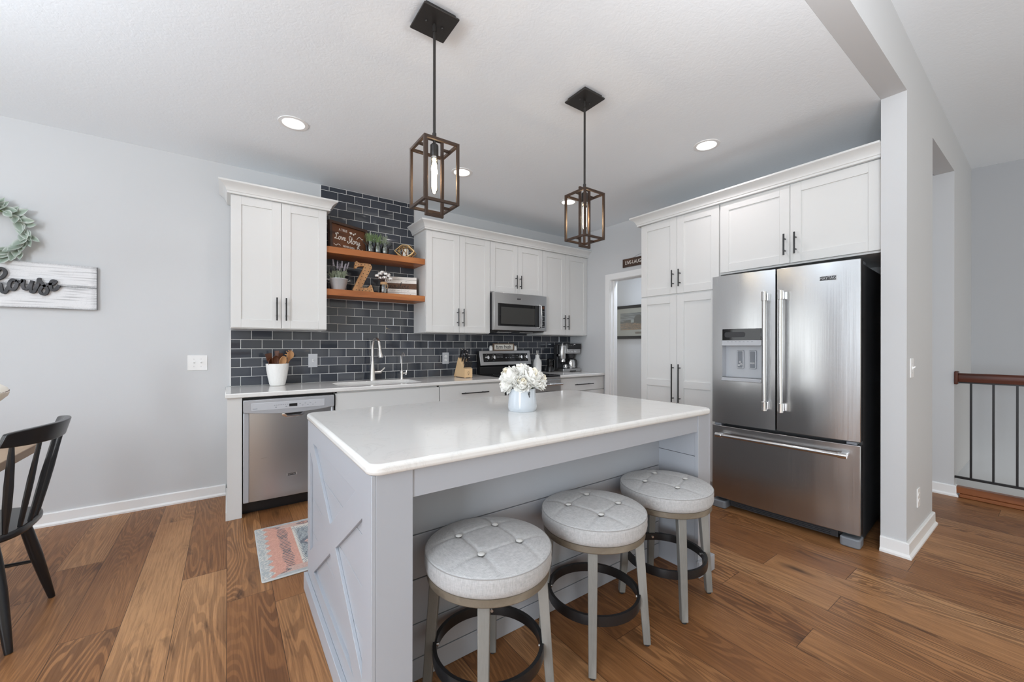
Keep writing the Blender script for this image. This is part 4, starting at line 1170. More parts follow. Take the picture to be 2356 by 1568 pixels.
utensil('olive_wood_spoon', 'two-toned golden wooden spoon right of centre in the crock', M['lightspoon'], 1.066, -.205, 1.160, 'spoon', .031, .35)
utensil('pasta_server', 'pale wooden pasta server with prongs leaning right in the crock', M['lightspoon'], 1.130, -.150, 1.205, 'server', .030, .4)

# knife block and knives
def knives():
    t = thing('knife_block', 'light maple knife block full of black-handled knives by the stove', 'knife block', (2.775, -.26, .9095))
    x0, x1 = 2.727, 2.823
    prof = [(-.385, .916), (-.385, 1.008), (-.345, 1.020), (-.330, 1.035), (-.238, 1.128), (-.134, .916)]
    obj('block', MB().prism(prof, x0, x1, 'yz'), M['blockwood'], t, .003)
    for x in (x0 + .006, x1 - .018):
        for y in (-.38, -.155): obj('foot', MB().box(x, x + .012, y, y + .012, .9097, .9165), M['blockwood'], t)
    mk = MB(); mk.tube([(2.775 + .010 * cos(a) * (1 + .3 * sin(3 * a)), -.3852, .962 + .020 * sin(a)) for a in [2 * pi * k / 16 for k in range(16)]], .0011, 5, True)
    mk.tube([(2.775, -.3852, .945), (2.778, -.3852, .962), (2.772, -.3852, .972)], .0011, 5)
    obj('brand_mark', mk, M['pod'], t)
    ax = Vector((0, -.40, .915)).normalized()
    def knife(base, L, w, name, label, steak=False):
        b = Vector(base); k = thing(name, label, 'knife', tuple(b), 'knives in the block')
        obj('bolster', MB().beam(b - ax * .012, b + ax * .010, .010, w * .8, (1, 0, 0)), M['chrome'], k)
        n = Vector((0, .915, .40))
        hm = MB(); hm.beam(b + ax * .010, b + ax * (L * .5), w * .62, .014, (1, 0, 0), w * .8, .015); hm.beam(b + ax * (L * .5), b + ax * L, w * .8, .015, (1, 0, 0), w * .95, .014)
        obj('handle', hm, M['black'], k, .003)
        rv = MB()
        for q in (.35, .6, .85): rv.cyl(b + ax * L * q - Vector((.0085, 0, 0)), b + ax * L * q + Vector((.0085, 0, 0)), .002, n=8)
        obj('rivet', rv, M['chrome'], k)
        if not steak: obj('end_cap', MB().beam(b + ax * L, b + ax * (L + .006), w * .9, .0135, (1, 0, 0)), M['chrome'], k)
    kn = [((2.744, -.247, 1.119), .105, .026, 'long-handled knife alone at the left top of the block'),
          ((2.776, -.252, 1.114), .115, .028, 'tallest chef knife in the top row of the block'),
          ((2.806, -.256, 1.110), .098, .026, 'knife at the right end of the top row of the block'),
          ((2.752, -.282, 1.084), .090, .022, 'left knife of the second row of the block'),
          ((2.782, -.284, 1.082), .094, .022, 'middle knife of the second row of the block'),
          ((2.810, -.286, 1.080), .086, .022, 'right knife of the second row of the block'),
          ((2.760, -.312, 1.054), .080, .020, 'left knife of the third row of the block'),
          ((2.800, -.312, 1.054), .082, .020, 'right knife of the third row of the block')]
    for b, L, w, lab in kn: knife(b, L, w, 'kitchen_knife', lab)
    for k in range(6):
        knife((2.736 + .0155 * k, -.362, 1.0155), .075, .016, 'steak_knife', ('leftmost', 'second from left', 'third from left', 'third from right', 'second from right', 'rightmost')[k] + ' steak knife in the front row of the maple block', True)
knives()
# farm fresh sign and the two shakers on the backguard
def farm():
    t = thing('farm_fresh_sign', 'small framed farm fresh sign standing on the stove backguard', 'sign', (3.458, -.045, 1.1955))
    z0, z1 = 1.1958, 1.284; f = -.056
    obj('board', MB().box(3.312, 3.604, f + .004, f + .018, z0 + .004, z1 - .004), M['letterwhite'], t)
    mb = MB()
    mb.box(3.304, 3.612, f - .004, f + .020, z1 - .012, z1).box(3.304, 3.612, f - .004, f + .020, z0, z0 + .012).box(3.304, 3.316, f - .004, f + .020, z0 + .012, z1 - .012).box(3.600, 3.612, f - .004, f + .020, z0 + .012, z1 - .012)
    obj('frame', mb, M['barnwood'], t, .001)
    tm = MB(); add_text(tm, 'farm fresh', .066, lambda u, v, d: (3.458 + u, f + .0035 - d, 1.240 + v), .001, .82)
    obj('lettering', tm, M['ink'], t)
    for x, nm in ((3.276, 'small white ceramic shaker left of the farm fresh sign'), (3.640, 'small white ceramic shaker right of the farm fresh sign')):
        s_ = thing('ceramic_shaker', nm, 'shaker', (x, -.048, 1.1955), 'white shakers on the stove')
        obj('body', MB().lathe([(0, 1.1958), (.021, 1.1958), (.023, 1.201), (.0225, 1.235), (.018, 1.248), (.010, 1.254), (0, 1.255)], (x, -.046, 0), 20), M['ceramic'], s_)
        e = MB()
        for sx in (-1, 1): e.sphere((x + sx * .012, -.048, 1.254), .006, (1, .7, 1.2), 8, 6)
        obj('ear', e, M['ceramic'], s_)
farm()
# oil bottle on the right counter
def bottle():
    x, y = 3.917, -.150; t = thing('oil_bottle', 'white ceramic oil bottle beside the stove', 'bottle', (x, y, .9095))
    obj('body', MB().lathe([(0, .9098), (.050, .9098), (.054, .914), (.054, 1.035), (.048, 1.062), (.032, 1.090), (.027, 1.105), (.0265, 1.138), (.024, 1.141), (0, 1.141)], (x, y, 0), 32), M['ceramic'], t)
    m = MB().cyl((x, y, 1.138), (x, y, 1.150), .014, .011, 14)
    m.cyl((x - .010, y, 1.148), (x - .012, y, 1.194), .004, n=10).cyl((x + .010, y, 1.148), (x + .012, y, 1.194), .004, n=10)
    obj('pour_spout', m, M['nickel'], t)
bottle()
def coffee():
    t = thing('coffee_maker', 'stainless combination coffee and espresso maker in the corner', 'coffee maker', (4.43, -.16, .9095))
    x0, x1 = 4.268, 4.590; yf, yb = -.262, -.055
    obj('base', MB().box(x0, x1, yf, yb, .9098, .952), M['steel_h'], t, .006, 3)
    obj('drip_tray', MB().box(x0 + .012, x1 - .012, yf + .010, yf + .12, .9515, .9555), M['black'], t)
    obj('tray_slot', MB().box(4.385, 4.495, yf - .001, yf + .02, .912, .925), M['hole'], t)
    obj('tower', MB().box(x0 + .008, x1 - .008, -.135, yb, .952, 1.268), M['dark'], t, .008, 3)
    obj('boiler_cylinder', MB().lathe([(0, 1.085), (.045, 1.085), (.047, 1.09), (.047, 1.255), (.043, 1.262), (.012, 1.266), (.009, 1.285), (0, 1.287)], (4.318, -.185, 0), 24), M['steel'], t)
    obj('head', MB().box(4.352, 4.590, yf + .01, yb, 1.150, 1.287), M['steel_h'], t, .006, 3)
    cp = obj('control_panel', MB().box(4.352, 4.588, yf - .002, yf + .015, 1.212, 1.285), M['black'], t, .003)
    dm = MB().box(4.452, 4.482, yf - .0035, yf, 1.270, 1.278)
    for k in range(3): dm.box(4.38 + .03 * k, 4.386 + .03 * k, yf - .0035, yf, 1.262, 1.266)
    obj('display', dm, M['white_plastic'], cp)
    bm_ = MB()
    for k in range(4): bm_.cyl((4.375 + .062 * k, yf + .011, 1.180), (4.375 + .062 * k, yf + .002, 1.180), .010, n=14)
    obj('button', bm_, M['chrome'], t)
    obj('group_head', MB().lathe([(0, 1.035), (.026, 1.035), (.034, 1.045), (.034, 1.070), (.025, 1.086), (0, 1.086)], (4.322, -.190, 0), 20), M['chrome'], t)
    pf = MB().lathe([(0, 1.012), (.024, 1.012), (.031, 1.022), (.031, 1.036), (0, 1.036)], (4.322, -.190, 0), 20); pf.tube([(4.322, -.215, 1.026), (4.322, -.262, 1.020), (4.322, -.30, 1.012)], [.008, .010, .011], 10)
    obj('portafilter', pf, M['black'], t)
    obj('steam_knob', MB().cyl((4.268, -.16, 1.13), (4.250, -.165, 1.13), .018, n=18), M['chrome'], t)
    obj('filter_basket', MB().lathe([(0, 1.088), (.030, 1.090), (.052, 1.145), (.052, 1.152), (0, 1.152)], (4.468, -.185, 0), 24), M['dark'], t)
    obj('side_dial', MB().cyl((4.392, yf + .004, .972), (4.392, yf - .012, .972), .020, n=20), M['chrome'], t)
    x, y = 4.476, -.187
    t = thing('coffee_carafe', 'stainless coffee carafe standing on the coffee maker base', 'carafe', (x, y, .956))
    obj('body', MB().lathe([(0, .9562), (.056, .9562), (.060, .962), (.058, 1.03), (.046, 1.060), (.042, 1.066), (0, 1.066)], (x, y, 0), 28), M['chrome'], t)
    obj('lid', MB().lathe([(0, 1.066), (.042, 1.066), (.040, 1.078), (.018, 1.084), (0, 1.085)], (x, y, 0), 24), M['black'], t)
    obj('handle', MB().tube(spline([(x + .043, y - .01, 1.065), (x + .078, y - .022, 1.06), (x + .086, y - .026, 1.02), (x + .058, y - .016, .975)], 6), .007, 8, sq=.7), M['black'], t)
    x, y = 4.335, -.232
    t = thing('milk_pitcher', 'small silver milk pitcher under the coffee maker spout', 'pitcher', (x, y, .956))
    obj('body', MB().lathe([(0, .9562), (.020, .9562), (.023, .962), (.022, .985), (.018, 1.0), (.020, 1.006), (.018, 1.006), (.016, .99), (0, .962)], (x, y, 0), 20), M['chrome'], t)
    obj('handle', MB().tube(spline([(x - .019, y, 1.0), (x - .036, y, .995), (x - .036, y, .972), (x - .021, y, .966)], 5), .003, 8), M['chrome'], t)
    x, y = 4.175, -.10
    t = thing('coffee_grinder', 'small black coffee grinder with a chrome band left of the coffee maker', 'grinder', (x, y, .9095))
    obj('base', MB().lathe([(0, .9098), (.050, .9098), (.054, .915), (.050, .96), (.040, .985), (0, .985)], (x, y, 0), 24), M['black'], t)
    obj('hopper', MB().lathe([(0, .985), (.034, .985), (.043, 1.02), (.043, 1.07), (.030, 1.085), (0, 1.087)], (x, y, 0), 24), M['blackgloss'], t)
    obj('band', MB().tube(spline([(x + .040, y - .03, .925), (x + .056, y - .03, .99), (x + .050, y - .03, 1.07)], 6), .003, 8), M['chrome'], t)
coffee()
# switch plates and outlets
def plate(name, label, ax, front, u, v, w, h, kind, m, cat):
    t = thing(name, label, cat, (u, front, v - h / 2) if ax == 'y' else (front, u, v - h / 2))
    obj('cover_plate', fbox(MB(), ax, front, u - w / 2, u + w / 2, v - h / 2, v + h / 2, 0.0002, .006), m, t, .002, 3)
    if kind == 'toggle':
        for k in range(2 if w > .1 else 1):
            uu = u + (k - .5) * .046 if w > .1 else u
            tg = fbox(MB(), ax, front, uu - .0055, uu + .0055, v - .012, v + .012, .005, .0075)
            a = obj('toggle', tg, M['white_plastic'], t)
            fb = MB().beam((uu, front - .006, v - .002), (uu, front - .019, v + .009), .008, .008, (0, 0, 1), .005, .006)
            obj('lever', fb, M['white_plastic'], a)
            sm = MB()
            for q in (-.030, .030): sm.cyl((uu, front - .005, v + q), (uu, front - .0068, v + q), .003, n=10)
            obj('screw', sm, M['greyplate'], t)
    else:
        for q in (-.0195, .0195):
            p = MB().prism([(u + .0165 * cos(a), v + q + .0145 * max(-.92, min(.92, sin(a)))) for a in [2 * pi * k / 20 for k in range(20)]], front - .0078, front - .005, 'xz')
            r = obj('receptacle', p, M['white_plastic'], t)
            sl = MB().box(u - .0075, u - .0055, front - .0082, front - .007, v + q - .002, v + q + .006).box(u + .0055, u + .0075, front - .0082, front - .007, v + q - .002, v + q + .006).cyl((u, front - .0082, v + q - .007), (u, front - .007, v + q - .007), .0025, n=8)
            obj('slot', sl, M['hole'], r)
plate('light_switch', 'white double light switch on the grey wall left of the cabinets', 'y', 0, .472, 1.114, .128, .122, 'toggle', M['white_plastic'], 'light switch')
plate('light_switch', 'grey single switch plate on the tiles right of the crock', 'y', -.0085, 1.322, 1.115, .078, .125, 'toggle', M['greyplate'], 'light switch')
plate('power_outlet', 'grey power outlet on the tiles left of the knife block', 'y', -.0085, 2.688, 1.114, .080, .128, 'outlet', M['greyplate'], 'outlet')
plate('light_switch', 'white light switch on the stub wall right of the fridge', 'y', -3.57, 4.073, 1.124, .074, .118, 'toggle', M['white_plastic'], 'light switch')
plate('power_outlet', 'white power outlet low on the stub wall right of the fridge', 'y', -3.57, 4.262, .292, .074, .118, 'outlet', M['white_plastic'], 'outlet')

# vase with peonies on the island
VX, VY = 1.956, -2.428
t = thing('vase', 'grey-white glazed crock vase with a small dark sprig mark on the island', 'vase', (VX, VY, .9105))
obj('body', MB().lathe([(0, .9108), (.070, .9108), (.074, .916), (.0745, .921), (.0765, .924), (.0775, .935), (.0735, .975), (.0705, 1.010), (.0705, 1.026), (.068, 1.030), (.065, 1.026), (.066, .98), (.070, .94), (0, .93)], (VX, VY, 0), 48), M['glaze'], t)
mk = MB(); a0 = atan2(-4.13 - VY, .67 - VX) + .50
def onv(u, z): a = a0 + u / .0725; return (VX + .0737 * cos(a), VY + .0737 * sin(a), z)
for u, z, du in ((0, .998, 0), (-.003, 1.004, -.5), (.003, 1.006, .5), (-.0035, 1.011, -.5), (.003, 1.014, .5), (.001, .991, 0)):
    mk.sphere(onv(u, z), .0030, (.8, .8, 1.3), 8, 6)
obj('sprig_mark', mk, M['ink'], t)
def bloom(name, label, cx, cy, cz, R, tilt, az, seed):
    rnd = random.Random(seed)
    t = thing(name, label, 'flower', (cx, cy, cz), 'white blooms in the island vase')
    ax = Vector((sin(tilt) * cos(az), sin(tilt) * sin(az), cos(tilt))); s1_ = ax.orthogonal().normalized(); s2_ = ax.cross(s1_)
    c = Vector((cx, cy, cz)); mb = MB(); inner = MB()
    def petal(tgt, n_, rad, W, Hh, cup):
        tt = ax - n_ * ax.dot(n_)
        if tt.length < .05: tt = s1_.copy()
        tt.normalize(); sd = n_.cross(tt); ph = rnd.uniform(0, 6.28); nu, nv = 8, 5; g = {}
        for i in range(nv + 1):
            q = i / nv; w = W * (.35 + .65 * sin(pi * min(1, .12 + .66 * q)))
            for j in range(nu + 1):
                s_ = 2 * j / nu - 1
                ruf = .07 * R * q ** 2 * (sin(4.5 * s_ + ph) + .25 * sin(10 * s_ + 2 * ph))
                edge = 1 - .10 * s_ * s_
                g[i, j] = tgt.pt(c + n_ * (rad * (.62 + .38 * q * q) - cup * W * s_ * s_ * (.4 + .6 * (1 - q)) + ruf) + tt * ((q * edge - .45) * Hh) + sd * (s_ * w))
        for i in range(nv):
            for j in range(nu): tgt.face(g[i, j], g[i, j + 1], g[i + 1, j + 1], g[i + 1, j])
    N = 40
    for k in range(N):
        z_ = 1 - 1.62 * (k + .5) / N; th = k * 2.39996 + rnd.uniform(-.2, .2); rr = sqrt(max(0, 1 - z_ * z_))
        n_ = (ax * z_ + s1_ * (rr * cos(th)) + s2_ * (rr * sin(th))).normalized()
        petal(inner if z_ > .88 else mb, n_, R * rnd.uniform(.80, 1.02), R * rnd.uniform(.40, .52), R * rnd.uniform(.75, .95), .35)
    mb.sphere(c, R * .60, (1, 1, 1), 16, 10)
    for nm_, mb_, mt_ in (('petals', mb, M['petal']), ('inner_petals', inner, M['petalshade'])):
        o = obj(nm_, mb_, mt_, t, smooth=80); sb = o.modifiers.new('subdivision', 'SUBSURF'); sb.levels = 1; sb.render_levels = 1
    st = MB().tube([c - ax * R * .3, (VX + (cx - VX) * .4, VY + (cy - VY) * .4, .99), (VX + (cx - VX) * .15, VY + (cy - VY) * .15, .935)], .003, 6)
    obj('stem', st, M['green'], t)
vr = Vector((.8135, -.5815, 0)); vf = Vector((.5815, .8135, 0))
def VB(r, f, z): p = Vector((VX, VY, 0)) + vr * r + vf * f; return p.x, p.y, z
for k, (r, f, z, R, tl, azr, azf, lab) in enumerate((
        (-.058, -.02, 1.070, .062, .75, -.9, -.5, 'white peony bloom at the left of the vase bouquet'),
        (-.002, .015, 1.084, .062, .25, -.2, -.2, 'white peony bloom topping the middle of the bouquet'),
        (.046, -.03, 1.068, .064, .60, .55, -.9, 'large open white peony bloom at the right front of the bouquet'),
        (-.004, -.058, 1.046, .048, 1.15, .2, -1, 'white peony bloom low over the front rim of the vase'),
        (.080, .01, 1.050, .054, 1.05, 1, -.2, 'white peony bloom at the far right of the bouquet'),
        (-.076, -.03, 1.034, .042, 1.25, -1, -.4, 'small white peony bloom drooping at the lower left of the vase'),
        (.0, .072, 1.060, .052, .9, 0, 1, 'white peony bloom at the back of the bouquet'))):
    x, y, z = VB(r, f, z + .012); d = vr * azr + vf * azf
    bloom('peony_bloom', lab, x, y, z, R, tl, atan2(d.y, d.x), 40 + k)

# ================================================================== CURSIVE LETTERING
CUR = {
 's': ([[(0, 0), (.3, .6), (.45, 1.0), (.55, .7), (.6, .3), (.4, .0), (.12, .08)], [(.4, 0), (.62, .05), (.85, .3)]], .8),
 'o': ([[(.62, .92), (.3, 1), (.05, .55), (.2, .05), (.52, .03), (.72, .45), (.58, .93), (.95, .8)]], .95),
 'v': ([[(0, .85), (.14, .95), (.32, .05), (.58, .5), (.62, .95), (.95, .8)]], .92),
 'e': ([[(0, .25), (.42, .5), (.48, .9), (.25, .95), (.08, .5), (.25, .03), (.55, .08), (.85, .3)]], .85),
 'u': ([[(0, .4), (.1, 1), (.1, .3), (.27, .02), (.52, .35), (.6, 1)], [(.6, 1), (.6, .25), (.75, .0), (1.0, .3)]], 1.0),
 'n': ([[(0, .8), (.1, 1), (.1, .0)], [(.1, .45), (.32, .98), (.52, .8), (.52, .2), (.66, 0), (.95, .3)]], .95),
 'h': ([[(0, .2), (.36, 1.4), (.33, 2.05), (.16, 1.9), (.1, .0)], [(.12, .5), (.36, 1), (.56, .75), (.56, .2), (.7, 0), (1, .3)]], 1.0),
 'i': ([[(0, .3), (.2, 1), (.2, .2), (.35, 0), (.6, .3)], [(.2, 1.45), (.24, 1.55)]], .6),
 't': ([[(0, .3), (.28, 1.9), (.24, .3), (.4, 0), (.7, .3)], [(-.05, 1.2), (.55, 1.32)]], .65),
 'r': ([[(0, .2), (.15, 1.08), (.3, .92), (.5, .95), (.5, .2), (.65, 0), (.85, .3)]], .85),
 'y': ([[(0, .95), (.05, .3), (.3, .1), (.6, .9)], [(.6, .95), (.52, -.6), (.2, -1), (.05, -.7), (.5, -.1), (.95, .3)]], .9),
 'L': ([[(.95, 1.6), (.75, 2.1), (.45, 1.7), (.42, .6), (.12, .0), (-.05, .2), (.3, .3), (.8, 0), (1.2, .25)], [(.2, 1.3), (0, 1.6), (.25, 1.9)]], 1.2),
 'S': ([[(1.0, 1.7), (.7, 2.15), (.35, 1.8), (.6, 1.1), (.85, .5), (.45, -.05), (0, .25), (.2, .55)]], 1.05),
}
def cursive(mb, s, x, z, xh, w, P, slant=.22, lo=0, hi=.0012):
    for ch in s:
        if ch == ' ': x += .5 * xh; continue
        st, adv = CUR[ch]
        for path in st:
            pts = spline([(x + (a + b * slant) * xh, z + b * xh) for a, b in path], 5)
            mb.ribbon(pts, w, lo, hi, P=P)
        x += adv * xh
    return x

# ================================================================== SHELF THINGS
UT, LT = 2.1402, 1.7622
def love_sign():
    t = thing('love_story_sign', 'brown framed wooden love story sign leaning on the upper shelf', 'sign', (0, 0, 0))
    w, h = .418, .268
    P = lambda u, v, d: (u, -d, v)
    bm_ = MB().box(.02, w - .02, -.012, .0, .02, h - .02)
    obj('board', bm_, M['signbrown'], t)
    fr = MB().prism([(0, 0), (w, 0), (w, h), (0, h)], -.030, .006, 'xz', [[(.024, .024), (.024, h - .024), (w - .024, h - .024), (w - .024, .024)]])
    obj('frame', fr, M['framebrown'], t, .002)
    tm = MB(); D = .0122
    PP = lambda u, v, d: P(u, v, D + d)
    add_text(tm, 'A TRUE', .034, lambda u, v, d: PP(.150 + u, .202 + v, d), .001, .8)
    cursive(tm, 'Love', .058, .108, .030, .0060, PP)
    cursive(tm, 'Story', .190, .094, .033, .0060, PP)
    add_text(tm, 'NEVER ENDS', .026, lambda u, v, d: PP(.205 + u, .052 + v, d), .001, .85)
    for sx in (-1, 1):
        tm.ribbon(spline([(.205 + sx * .090, .052), (.205 + sx * .115, .062), (.205 + sx * .135, .046), (.205 + sx * .160, .060)], 5), .0045, 0, .0012, P=PP)
    tm.ribbon(spline([(.300, .150), (.330, .178), (.360, .160), (.372, .168)], 5), .005, 0, .0012, P=PP)
    for hx, hz, hs in ((.235, .196, .015), (.265, .190, .011), (.286, .202, .008)):
        hp = []
        for k in range(20):
            a = 2 * pi * k / 20
            hp.append((hx + hs * .0625 * 16 * sin(a) ** 3, hz + hs * .0625 * (13 * cos(a) - 5 * cos(2 * a) - 2 * cos(3 * a) - cos(4 * a))))
        lo = [tm.pt(PP(a, b, 0)) for a, b in hp]; hi = [tm.pt(PP(a, b, .0012)) for a, b in hp]; tm.face(*hi)
        for k in range(20): tm.face(lo[k], lo[(k + 1) % 20], hi[(k + 1) % 20], hi[k])
    obj('lettering', tm, M['letterwhite'], t, smooth=None)
    t.location = (1.422, -.195, UT + .001)
    t.rotation_euler = (radians(-4), 0, atan2(.165, .385))
love_sign()
def grass_tuft(mb, x, y, z, n, hgt, spread, rnd, w=.003, droop=.5):
    for _ in range(n):
        a = rnd.uniform(0, 2 * pi); s_ = spread * rnd.uniform(.2, 1); h_ = hgt * rnd.uniform(.55, 1.0)
        dx, dy = cos(a), sin(a); b = (x + dx * .008 * rnd.random(), y + dy * .008 * rnd.random(), z)
        pts = [b, (x + dx * s_ * .35, y + dy * s_ * .35, z + h_ * .65), (x + dx * s_ * .8, y + dy * s_ * .8, z + h_), (x + dx * s_ * 1.15, y + dy * s_ * 1.15, z + h_ * (1 - droop * .35))]
        mb.tube(spline(pts, 2), [w * .8, w, w, w * .9, w * .8, w * .5, w * .2], 4)
def jars():
    rnd = random.Random(21)
    y = -.235
    c = thing('jar_caddy', 'dark iron and wood caddy holding the three glass jars', 'caddy', (1.852, y, UT))
    mb = MB().box(1.748, 1.958, y - .040, y + .040, UT + .0008, UT + .008)
    obj('tray', mb, M['framebrown'], c, .002)
    for sx, x in ((-1, 1.750), (1, 1.956)):
        hm = MB().tube([(x, y, UT + .006), (x + sx * .004, y, UT + .07), (x + sx * .030, y, UT + .100), (x + sx * .036, y, UT + .112)], .005, 8)
        obj('handle', hm, M['blackmetal'], c)
    for x, lab in ((1.783, 'left glass jar with green sprigs in the caddy'), (1.853, 'middle glass jar with green sprigs in the caddy'), (1.922, 'right glass jar with green sprigs in the caddy')):
        j = thing('glass_jar', lab, 'jar', (x, y, UT + .0085), 'glass jars on the upper shelf')
        z = UT + .0087
        prof = [(0, z), (.029, z), (.032, z + .006), (.032, z + .055), (.029, z + .066), (.0215, z + .076), (.0215, z + .098), (.0235, z + .099), (.0235, z + .104), (.0195, z + .104), (.0195, z + .078), (.027, z + .064), (.030, z + .052), (.030, z + .008), (0, z + .004)]
        obj('glass', MB().lathe(prof, (x, y, 0), 24), M['jar'], j)
        g = thing('green_sprigs', lab.replace('glass jar with green sprigs', 'tuft of green sprigs in the jar'), 'plant', (x, y, z + .02), 'greenery in the glass jars')
        mb = MB(); grass_tuft(mb, x, y, z + .02, 46, .165, .055, rnd, .0021, .9)
        obj('foliage', mb, M['green' if x < 1.9 else 'sage'], g)
jars()
def orb():
    x, y = 2.135, -.225; R = .100; zc_ = UT + .058
    t = thing('candle_holder', 'gold wire geometric candle holder at the right end of the upper shelf', 'candle holder', (x, y, UT))
    V = []; r2 = .112
    for k in range(6): V.append(Vector((x + r2 * cos(2 * pi * k / 6), y + r2 * sin(2 * pi * k / 6), zc_)))
    T = [Vector((x + .058 * cos(2 * pi * (k + .5) / 6), y + .058 * sin(2 * pi * (k + .5) / 6), zc_ + .062)) for k in range(6)]
    B = [Vector((x + .058 * cos(2 * pi * (k + .5) / 6), y + .058 * sin(2 * pi * (k + .5) / 6), zc_ - .0535)) for k in range(6)]
    mb = MB(); r = .0042
    for k in range(6):
        for a, b in ((T[k], T[(k + 1) % 6]), (B[k], B[(k + 1) % 6]), (V[k], T[k]), (V[k], T[k - 1]), (V[k], B[k]), (V[k], B[k - 1])): mb.cyl(a, b, r, n=6)
    for k in range(3):
        mb.tube([(x + .080 * cos(a) * cos(pi * k / 3 + .3), y + .080 * cos(a) * sin(pi * k / 3 + .3), zc_ + .005 + .052 * sin(a)) for a in [2 * pi * q / 28 for q in range(28)]], r * .8, 6, True)
    obj('wire_cage', mb, M['gold'], t)
    obj('cup', MB().lathe([(0, zc_ - .052), (.034, zc_ - .052), (.036, zc_ - .044), (.032, zc_ - .046), (0, zc_ - .047)], (x, y, 0), 24), M['gold'], t)
    c = thing('pillar_candle', 'cream pillar candle inside the gold wire holder', 'candle', (x, y, zc_ - .0465))
    obj('wax', MB().lathe([(0, zc_ - .0465), (.030, zc_ - .0465), (.031, zc_ - .04), (.031, zc_ + .028), (.028, zc_ + .031), (0, zc_ + .027)], (x, y, 0), 24), M['candle'], c)
    obj('wick', MB().cyl((x, y, zc_ + .026), (x, y, zc_ + .037), .0013, n=6), M['ink'], c)
orb()
def lavender():
    rnd = random.Random(9); x, y = 1.502, -.215; z = LT
    t = thing('plant_pot', 'small galvanised bucket pot at the left end of the lower shelf', 'pot', (x, y, z))
    obj('bucket', MB().lathe([(0, z + .0006), (.056, z + .0006), (.058, z + .004), (.080, z + .098), (.083, z + .101), (.083, z + .106), (.078, z + .106), (.077, z + .098), (.056, z + .012), (0, z + .010)], (x, y, 0), 36), M['galv'], t)
    for sx in (-1, 1):
        hm = MB().tube(spline([(x + sx * .078, y - .02, z + .088), (x + sx * .098, y - .014, z + .098), (x + sx * .102, y, z + .092), (x + sx * .098, y + .014, z + .098), (x + sx * .078, y + .02, z + .088)], 4), .003, 6)
        obj('handle', hm, M['galv'], t)
    obj('soil', MB().lathe([(.0765, z + .094), (0, z + .097)], (x, y, 0), 24), M['pod'], t)
    p = thing('lavender_plant', 'lavender plant with pale purple spikes in the galvanised pot', 'plant', (x, y, z + .095))
    mb = MB()
    for _ in range(26):
        a = rnd.uniform(0, 2 * pi); r = .06 * sqrt(rnd.random()); grass_tuft(mb, x + r * cos(a), y + r * sin(a), z + .095, 5, .088, .045, rnd, .0022, .6)
    obj('foliage', mb, M['sage'], p)
    sm = MB(); fm = MB()
    for dx, dy, h_, lx in ((-.040, -.01, .235, -.010), (-.012, .0, .215, .004), (.030, -.01, .225, .0), (.048, .01, .205, .020), (.060, .0, .222, .030), (.022, .02, .200, -.005), (.044, -.02, .19, .012)):
        b = Vector((x + dx * .6, y + dy, z + .10)); e = Vector((x + dx + lx, y + dy, z + .10 + h_ * .75))
        sm.tube([b, (b + e) / 2 + Vector((lx * .2, 0, 0)), e], .0012, 5)
        d = (e - b).normalized()
        for k in range(7):
            q = e - d * (.055 * (1 - k / 6))
            for j in range(4):
                a = j * pi / 2 + k; fm.sphere(q + Vector((cos(a), sin(a), 0)) * .0055 * (1.1 - k / 9), .0042, (1, 1, 1.3), 6, 4)
    obj('stem', sm, M['sage'], p); obj('flower_spike', fm, M['lavender'], p)
lavender()
def zed():
    t = thing('letter_z', 'freestanding brown letter Z with black stud dots on the lower shelf', 'letter', (0, 0, 0))
    o = [(0, 0), (.166, 0), (.172, .020), (.158, .066), (.148, .072), (.136, .056), (.122, .042), (.085, .040), (.075, .052), (.150, .212), (.160, .236), (.150, .262), (.132, .270), (.050, .270), (.026, .282), (.012, .276), (.004, .226), (.012, .214), (.026, .224), (.040, .236), (.078, .240), (.084, .228), (.008, .056)]
    oo = spline([(a, b) for a, b in o], 3, True)
    obj('body', MB().prism(oo, 0, .052, 'xz'), M['zwood'], t, .0015)
    st = MB(); ins = []
    for a, b in ((.018, .014), (.045, .014), (.075, .014), (.105, .014), (.135, .012), (.158, .024), (.152, .050), (.120, .030), (.085, .028), (.062, .040), (.026, .052), (.040, .082), (.074, .076), (.054, .112), (.088, .106), (.068, .142), (.102, .136), (.082, .172), (.116, .166), (.096, .202), (.130, .196), (.098, .228), (.142, .224), (.146, .246), (.126, .258), (.095, .256), (.065, .254), (.040, .252), (.022, .266), (.014, .240)):
        st.sphere((a, 0, b), .0042, (1, .6, 1), 8, 5)
    obj('stud', st, M['ink'], t)
    t.location = (1.632, -.250, LT + .0006); t.rotation_euler = (0, 0, radians(-4))
zed()
